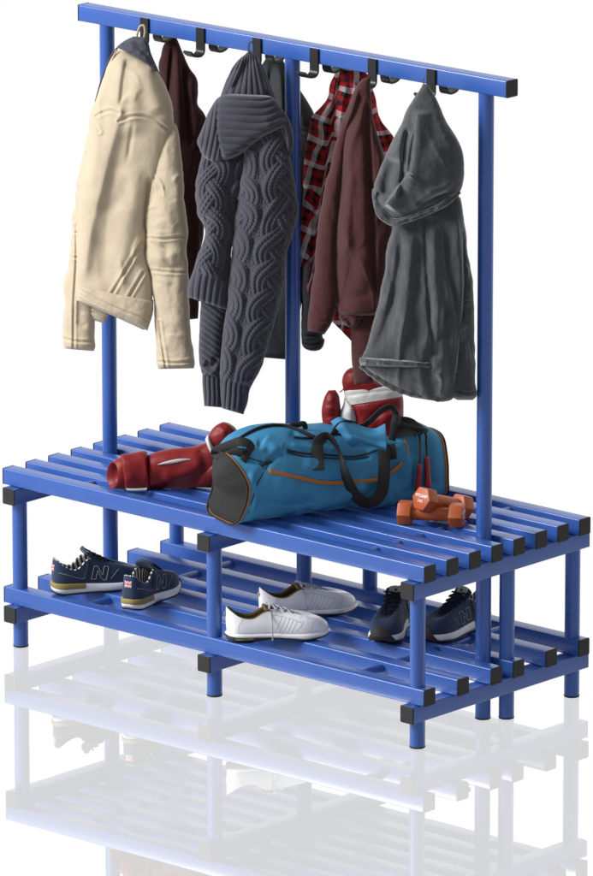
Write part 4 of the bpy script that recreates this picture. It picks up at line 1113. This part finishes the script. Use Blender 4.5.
def stripe_material():
    m = bpy.data.materials.new('zebra_lining'); m.use_nodes = True; nt = m.node_tree; b = nt.nodes['Principled BSDF']; b.inputs['Roughness'].default_value = .85
    uv = nt.nodes.new('ShaderNodeTexCoord'); sp = nt.nodes.new('ShaderNodeSeparateXYZ'); nt.links.new(uv.outputs['UV'], sp.inputs[0])
    fr = nt.nodes.new('ShaderNodeMath'); fr.operation = 'FRACT'; nt.links.new(sp.outputs['X'], fr.inputs[0])
    gt = nt.nodes.new('ShaderNodeMath'); gt.operation = 'GREATER_THAN'; gt.inputs[1].default_value = .52; nt.links.new(fr.outputs[0], gt.inputs[0])
    mx = nt.nodes.new('ShaderNodeMix'); mx.data_type = 'RGBA'; mx.inputs[6].default_value = (.012, .014, .022, 1); mx.inputs[7].default_value = (.60, .60, .58, 1)
    nt.links.new(gt.outputs[0], mx.inputs[0]); nt.links.new(mx.outputs[2], b.inputs['Base Color'])
    return m


M['zebra'] = stripe_material()

PLAN = np.array([(0, 0), (.005, .018), (.028, .0315), (.075, .033), (.125, .0335), (.175, .043), (.212, .0475), (.248, .041), (.274, .025), (.285, .0), (.277, -.022), (.252, -.036), (.215, -.043), (.175, -.0405), (.125, -.033), (.075, -.031), (.028, -.030), (.005, -.018)])
KINDS = {
    'runner': dict(
        top=[(.004, 0, .088), (.010, .017, .086), (.034, .027, .070), (.068, .029, .062), (.100, .029, .083), (.135, .021, .084), (.165, .017, .074), (.188, .013, .064), (.203, .007, .058), (.208, 0, .056)],
        zs=[.032, .031, .030, .028, .025, .023, .023, .025, .028, .030], zb=[.006, .004, .0005, 0, 0, 0, .001, .005, .012, .018],
        up='navy', mid='midsole', out='outsole', lin='zebra', lace='lace', oh=.0055),
    'trainer': dict(
        top=[(.000, 0, .080), (.008, .014, .074), (.036, .026, .058), (.070, .028, .054), (.104, .026, .068), (.135, .018, .071), (.165, .0145, .064), (.188, .011, .057), (.203, .006, .052), (.208, 0, .050)],
        zs=[.020, .020, .020, .019, .018, .017, .017, .017, .018, .019], zb=[.006, .004, .0005, 0, .004, .003, .001, .003, .007, .010],
        up='white_leather', mid='white_leather', out='black_rubber', lin='gold_lining', lace='lace_grey', oh=.010)}
NPH = 144


def closed_spline(P, n):
    P = np.asarray(P, float); k = len(P)
    Q = np.concatenate([P[-3:], P, P[:4]])
    seg = np.arange(len(Q))
    x = np.linspace(3, 3+k, n, endpoint=False); i = x.astype(int); t = (x-i)[:, None]
    p0, p1, p2, p3 = Q[i-1], Q[i], Q[i+1], Q[i+2]
    return .5*((2*p1)+(-p0+p2)*t+(2*p0-5*p1+4*p2-p3)*t*t+(-p0+3*p1-3*p2+p3)*t**3)


def mirror18(L):
    L = [np.atleast_1d(np.array(v, float)) for v in L]
    back = [v.copy() for v in L[-2:0:-1]]
    for v in back:
        if len(v) == 3: v[1] *= -1
    return np.array(L+back)


def build_shoe(kind, label, name, mirror=False):
    K = KINDS[kind]
    plan = closed_spline(PLAN, NPH); top = closed_spline(mirror18(K['top']), NPH)
    zs = closed_spline(mirror18(K['zs']), NPH)[:, 0]; zb = closed_spline(mirror18(K['zb']), NPH)[:, 0]
    root = thing(name, label, 'shoe', (0, 0, 0), 'shoes on the lower shelf')
    cen = np.array([.14, 0]); outd = plan-np.c_[np.clip(plan[:, 0], .04, .235), np.zeros(NPH)]; outd /= np.linalg.norm(outd, axis=1)[:, None]+1e-9
    # upper
    Sx = np.c_[plan-outd*.003, zs-.003]; O = top
    NL = 40; l = np.linspace(0, 1, NL)[:, None, None]
    dz = (O[:, 2]-Sx[:, 2])[:, None]
    toe = smooth(.16, .25, plan[:, 0])[:, None]
    C1 = Sx+np.c_[outd*.006, np.zeros(NPH)]+np.array([0, 0, 1])*dz*(.45+.35*toe)
    C2 = O*(1-.25*(1-toe)-.42*toe)+Sx*(.25*(1-toe)+.42*toe); C2[:, 2] = O[:, 2]-dz[:, 0]*.18*(1-toe[:, 0])+.004*toe[:, 0]
    up = (1-l)**3*Sx+3*(1-l)**2*l*C1+3*(1-l)*l*l*C2+l**3*O
    # soft creases over the ball of the foot
    X = up[..., 0]
    up[..., 2] += -.0012*np.exp(-((X-.205)/.006)**2)*np.sin(l[..., 0]*np.pi)+.0008*np.sin(X*160)*np.exp(-((X-.20)/.03)**2)*l[..., 0]
    F = grid_faces(NL, NPH, True)
    upper = make_mesh('upper', up.reshape(-1, 3), F, M[K['up']], root)
    nrm = np.cross(np.roll(up, -1, 1)-np.roll(up, 1, 1), np.gradient(up, axis=0)); nrm /= np.linalg.norm(nrm, axis=2)[..., None]+1e-12
    if (nrm[NL//2, :, :2]*outd).sum(1).mean() < 0: nrm = -nrm
    # padded rim and lining
    inn = O-np.c_[outd, np.zeros(NPH)]*.0
    c3 = np.array([.07, 0, 0])
    ins = np.c_[np.clip(O[:, 0], .03, .2), np.zeros(NPH), O[:, 2]]-O; ins /= np.linalg.norm(ins, axis=1)[:, None]+1e-9
    r0 = O; r1 = O+np.array([0, 0, .0022])+ins*.0015; r2 = O+np.array([0, 0, .0018])+ins*.0045; r3 = O+ins*.006-np.array([0, 0, .004])
    bot = np.c_[plan*np.array([.86, .78])+np.array([.012, 0]), np.full(NPH, .036 if kind == 'runner' else .026)]
    r4 = r3*.5+bot*.5+np.c_[outd*.002, np.zeros(NPH)]; r4[:, 2] = (r3[:, 2]+bot[:, 2])/2
    L_ = np.array([r0, r1, r2, r3, r4, bot])
    ff = [tuple(f) for f in grid_faces(6, NPH, True)]
    uvx = np.arange(NPH)*(46/NPH)
    uv = np.stack([np.tile(uvx, 6), np.repeat(np.arange(6), NPH)], 1)
    make_mesh('lining', L_.reshape(-1, 3), ff+[tuple(range(5*NPH, 6*NPH))], M[K['lin']], root, True, uv=uv, mats=[M[K['lin']], M[K['up']]], midx=[int(plan[i % NPH, 0] > .150 and i//NPH < 3) if len(ff_) == 4 else 0 for i, ff_ in enumerate(ff+[tuple(range(9))])])
    # sole
    oh = K['oh']
    zo = zb+oh*(1.0 if kind == 'runner' else 1.0)
    if kind == 'trainer': zo = zb+np.interp(plan[:, 0], [0, .08, .13, .285], [.012, .011, .005, .0045])
    rows = [np.c_[plan-outd*.004, zo+.0], np.c_[plan+outd*.0005, zo], np.c_[plan+outd*.0028, zo*.6+zs*.4], np.c_[plan+outd*.0022, zs-.0025], np.c_[plan+outd*.0002, zs], np.c_[plan-outd*.006, zs]]
    sole = make_mesh('midsole', np.array(rows).reshape(-1, 3), grid_faces(6, NPH, True), M[K['mid']], root)
    rows = [np.c_[plan*np.array([.90, .02])+np.array([.0145, 0]), zb+.0004], np.c_[plan*np.array([.92, .55])+np.array([.0115, 0]), zb+.0002], np.c_[plan-outd*.007, zb], np.c_[plan-outd*.002, zb], np.c_[plan+outd*.0012, zb*.6+zo*.4], np.c_[plan+outd*.0014, zo-.0004], np.c_[plan-outd*.004, zo-.0002]]
    f2 = grid_faces(7, NPH, True)
    make_mesh('outsole', np.array(rows).reshape(-1, 3), f2, M[K['out']], root)

    def side(pts, off=.0008, sgn=1, n=24):
        """points of the upper seen from the side, given as x (length) and z (height)"""
        P2 = spline(pts, n) if len(pts) > 2 else spline(pts, n)
        m = (up[..., 1]*sgn > .004) if sgn else (up[..., 1] > -9); A = up[m]; NN = nrm[m]; out = []
        for x, z in P2:
            d = (A[:, 0]-x)**2+(A[:, 2]-z)**2; i = np.argpartition(d, 5)[:5]; w = 1/(d[i]+1e-7); w /= w.sum()
            nn = (NN[i]*w[:, None]).sum(0); out.append((A[i]*w[:, None]).sum(0)+nn/np.linalg.norm(nn)*off)
        return np.array(out)

    # tongue
    if kind == 'runner':
        tr = [(.206, .004, .054), (.190, .012, .064), (.166, .018, .075), (.138, .022, .087), (.116, .026, .097), (.103, .027, .106), (.098, .026, .112)]
    else:
        tr = [(.206, .004, .049), (.190, .010, .055), (.166, .014, .063), (.138, .018, .071), (.118, .023, .077), (.106, .024, .081), (.102, .022, .083)]
    T = spline(tr, 30); w = np.linspace(-1, 1, 18)
    Pt = np.stack([np.stack([T[:, 0]+.004*abs(a)**2, T[:, 1]*a, T[:, 2]-.007*a*a], 1) for a in w], 1)
    Q = Pt-np.array([.004, 0, .005]); nv = Pt.shape[0]*18
    F = [tuple(f) for f in grid_faces(30, 18)]+[tuple(f[::-1]) for f in grid_faces(30, 18, off=nv)]
    ed = list(range(18))+[r*18+17 for r in range(1, 30)]+[29*18+c for c in range(16, -1, -1)]+[r*18 for r in range(28, 0, -1)]
    for a, b in zip(ed, ed[1:]+ed[:1]): F.append((b, a, a+nv, b+nv))
    mi = [0]*len(F)
    tg = make_mesh('tongue', np.concatenate([Pt.reshape(-1, 3), Q.reshape(-1, 3)]), F, M[K['up']] if kind == 'runner' else M['gold_lining'], root)
    if kind == 'runner':
        sub = Pt[23:, 3:15]+np.array([.0014, 0, .0012]); sh = sub.shape
        make_mesh('tongue_tab', sub.reshape(-1, 3), grid_faces(sh[0], sh[1]), M['tongue_tab'], tg)
        dot = Pt[26, 9]+np.array([.0018, 0, .0016]); V, F = tube_geo([dot, dot+np.array([.0012, 0, .0009])], .0035, 12); make_mesh('tongue_emblem', V, F, M['outsole'], tg)
    # laces
    geos = []; xs = np.linspace(.112, .196, 6 if kind == 'runner' else 5)
    for j, x in enumerate(xs):
        k = int(np.argmin(np.abs(T[:, 0]-x))); hw = T[k, 1]+.003; zc = T[k, 2]
        a = np.linspace(-1, 1, 14)
        x2 = xs[min(j+1, len(xs)-1)]
        for s in (1, -1):
            xx = x+(x2-x)*.5*(1+s*a); zz = np.interp(xx, T[::-1, 0], T[::-1, 2]); hw_ = np.interp(xx, T[::-1, 0], T[::-1, 1])+.0035
            P = np.stack([xx+.003*np.abs(a), hw_*a, zz+.0034-.0055*a*a+(.0012 if s > 0 else 0)], 1)
            geos.append(tube_geo(P, .0021 if kind == 'runner' else .0028, 8))
    P0 = np.array([[.100, .004, .113 if kind == 'runner' else .081]])
    V, F = merge_geo(geos); make_mesh('laces', V, F, M[K['lace']], root)
    if kind == 'trainer':
        q = np.concatenate([spline([(.116, .010, .078), (.118, .022, .070), (.120, .030, .058)], 14), spline([(.1205, .0385, .046), (.121, .0415, .030), (.1215, .041, .014), (.122, .0405, .004)], 16)])
        V, F = tube_geo(q, .0019, 8); make_mesh('loose_lace', V, F, M['lace_grey'], root)
    # sewn lines and marks
    if kind == 'runner':
        NN_ = [(0, 0), (0, 1), (.24, 1), (.70, .36), (.70, 1), (1, 1), (1, 0), (.76, 0), (.30, .64), (.30, 0), (0, 0)]
        for sgn in (1, -1):
            flip = (sgn == 1) != mirror; geos = []
            for (a0, b0), (a1, b1) in zip(NN_[:-1], NN_[1:]):
                q = [((1-a if flip else a), b) for a, b in ((a0, b0), (a1, b1))]
                pts = [(.112+.046*a+(.010 if not flip else .010)*b, .037+.031*b-.10*(.046*a)) for a, b in q]
                geos.append(tube_geo(side(pts, .0012, sgn, 14), .0010, 6))
            V, F = merge_geo(geos); make_mesh('side_letter', V, F, M['greytrim'], upper)
            for pts in ([(.012, .058), (.035, .053), (.062, .045), (.092, .042), (.100, .056), (.106, .076)], [(.172, .034), (.188, .048), (.199, .056)]):
                V, F = tube_geo(side(pts, .0006, sgn, 30), .0007, 6); make_mesh('edge_stitching', V, F, M['greytrim'], upper)
        # grey saddle behind the eyelets
        for sgn in (1, -1):
            P = side([(.104, .079), (.099, .060), (.092, .046)], .0012, sgn, 24)
            nn = np.tile([0, sgn*1.0, 0.25], (24, 1)); tgv = np.gradient(P, axis=0); ac = np.cross(tgv, nn)
            V, F = strap_geo(P, ac, .0065, .0018)
            make_mesh('saddle', V, F, M['greyloop'], upper)
        # mustard band round the heel
        idx = [i for i in range(-34, 35) if plan[i % NPH, 0] < .098]
        g = []
        for zf, of in ((.44, .0034), (.50, .0046), (.94, .0040), (1.02, .0026), (1.02, -.002)):
            g.append([np.r_[plan[i % NPH]+outd[i % NPH]*of, zo[i % NPH]+(zs[i % NPH]-zo[i % NPH])*zf] for i in idx])
        g = np.array(g); make_mesh('heel_band', g.reshape(-1, 3), grid_faces(5, len(idx)), M['goldband'], sole)
        # toe guard: outsole turned up over the tip of the toe
        idx = [i for i in range(58, 87) if plan[i % NPH, 0] > .255]
        g = []; m_ = len(idx)
        for q, i in enumerate(idx):
            path = [np.r_[plan[i]+outd[i]*.0024, zb[i]+.001], np.r_[plan[i]+outd[i]*.0050, (zb[i]+zs[i])/2], np.r_[plan[i]+outd[i]*.0050, zs[i]], np.r_[plan[i]+outd[i]*.0030, zs[i]+.0022]]
            path += [up[k, i]+nrm[k, i]*.0018 for k in range(4, 17)]
            bell = max(.02, math.sin(math.pi*(q+.5)/m_))**1.6
            path = spline(path, 60); g.append(path[np.linspace(0, 4+bell*52, 16).astype(int)])
        g = np.array(g).transpose(1, 0, 2); make_mesh('toe_guard', g.reshape(-1, 3), grid_faces(16, m_), M['outsole'], sole)
        # flag on the heel tab
        ww, hh = 30, 20; V = []; mi = []
        for r in range(hh+1):
            for c in range(ww+1):
                yy = (c/ww-.5)*.022; zz = .061+.0155*r/hh
                # walk round the heel
                d = (up[..., 1]-yy)**2+(up[..., 2]-zz)**2+(up[..., 0] > .03)*1.0
                i = np.argpartition(d.ravel(), 4)[:4]; wgt = 1/(d.ravel()[i]+1e-7); wgt /= wgt.sum()
                p = (up.reshape(-1, 3)[i]*wgt[:, None]).sum(0); n_ = (nrm.reshape(-1, 3)[i]*wgt[:, None]).sum(0); n_ /= np.linalg.norm(n_)
                V.append(np.array([p[0], yy, zz])+n_*.0010+np.array([-.0006, 0, 0]))
        for r in range(hh):
            for c in range(ww):
                x = (c+.5)/ww*2-1; y = (r+.5)/hh*2-1
                if abs(x) < .12 or abs(y) < .17: k = 1
                elif abs(x) < .24 or abs(y) < .34: k = 2
                elif abs(abs(x)-abs(y)) < .11: k = 1
                elif abs(abs(x)-abs(y)) < .26: k = 2
                else: k = 0
                mi.append(k)
        make_mesh('flag_patch', V, grid_faces(hh+1, ww+1), None, upper, True, mats=[M['flag_blue'], M['flag_red'], M['flag_white']], midx=mi)
    else:
        geos = []
        for sgn in (1, -1):
            for pts in ([(.128, .022), (.150, .058)], [(.139, .021), (.160, .055)], [(.150, .021), (.170, .053)], [(.161, .021), (.180, .051)], [(.172, .021), (.189, .047)], [(.030, .024), (.032, .040), (.044, .058)], [(.12, .062), (.15, .057), (.18, .050), (.2, .044)], [(.185, .024), (.200, .038), (.207, .046)], [(.02, .0225), (.10, .0215), (.19, .0205), (.25, .0225)], [(.222, .024), (.228, .034), (.230, .044)]):
                V, F = tube_geo(side(pts, .0001, sgn, 20), .00055, 6); make_mesh('seam', V, F, M['white_seam'], upper)
        # row of lettering along the heel of the sole
        for sgn in (1, -1):
            V, F = text_mesh('PORSCHE DESIGN', .0052)
            W = []
            for vx, vy, vz in V:
                x = .046+vx*sgn*(-1.15 if not mirror else 1.15); i = np.argmin((plan[:, 0]-x)**2+(plan[:, 1]*sgn < 0)*9)
                j = (i+1) % NPH if abs(plan[(i+1) % NPH, 0]-x) < abs(plan[i-1, 0]-x) else i-1
                a_, b_ = plan[i], plan[j]; t_ = 0 if abs(b_[0]-a_[0]) < 1e-6 else (x-a_[0])/(b_[0]-a_[0])
                p_ = a_+(b_-a_)*t_+outd[i]*(.0022+vz+.0002)
                W.append((x, p_[1], .0082+vy))
            make_mesh('sole_lettering', W, F, M['gold_ink'], sole, False)
        P = np.array([[-.0035, 0, .064], [-.0042, 0, .064]]); V, F = tube_geo(P, .005, 16); make_mesh('heel_emblem', V, F, M['gold_ink'], upper)
    return root


def copy_thing(src, label, loc, rotz, scale):
    def rec(o, par):
        c = o.copy(); COL.objects.link(c)
        if par is not None: c.parent = par
        for ch in o.children: rec(ch, c)
        return c
    r = rec(src, None); r['label'] = label; pose(r, loc, rotz, scale); return r


def pose(r, loc, rotz, scale):
    r.location = loc; r.rotation_euler = (0, 0, rotz); r.scale = scale


def heel_at(u, v, deg, s):
    g = ground(np.array(float(u)), np.array(float(v)), ZL+.0006); return tuple(g)


def toe_at(u, v, deg, s):
    g = ground(np.array(float(u)), np.array(float(v)), ZL+.0006); a = math.radians(deg)
    return (g[0]-.285*s*math.cos(a), g[1]-.285*s*math.sin(a), g[2])


s1 = .86
run = build_shoe('runner', 'navy running shoe at the left end of the shelf behind the left front leg', 'running_shoe')
pose(run, heel_at(52.5, 594.5, 65, s1), math.radians(63), (s1*.93, s1, s1*1.16))
run2 = build_shoe('runner', 'navy running shoe with its heel turned outwards, second from the left end', 'running_shoe', True)
pose(run2, heel_at(128, 612, 103, s1), math.radians(105), (s1*.94, -s1, s1*1.16))
s3 = .87
copy_thing(run, 'navy running shoe pointing its toe forwards, just left of the right front leg', toe_at(381, 647, -62, s3), math.radians(-63), (s3, s3, s3*1.08))
copy_thing(run2, 'navy running shoe between the right front leg and the pole at the bench end', toe_at(423, 645, -86, s3), math.radians(-86), (s3, -s3, s3*1.1))
s2 = .87
wh = build_shoe('trainer', 'white leather trainer in front of its pair, nearer the shelf edge', 'trainer', True)
pose(wh, heel_at(226, 640.5, 52, s2), math.radians(51), (s2, -s2, s2*1.2))
copy_thing(wh, 'white leather trainer standing behind its pair, further back on the shelf', heel_at(259.5, 619.5, 64, s2), math.radians(63), (s2, -s2, s2*1.14))
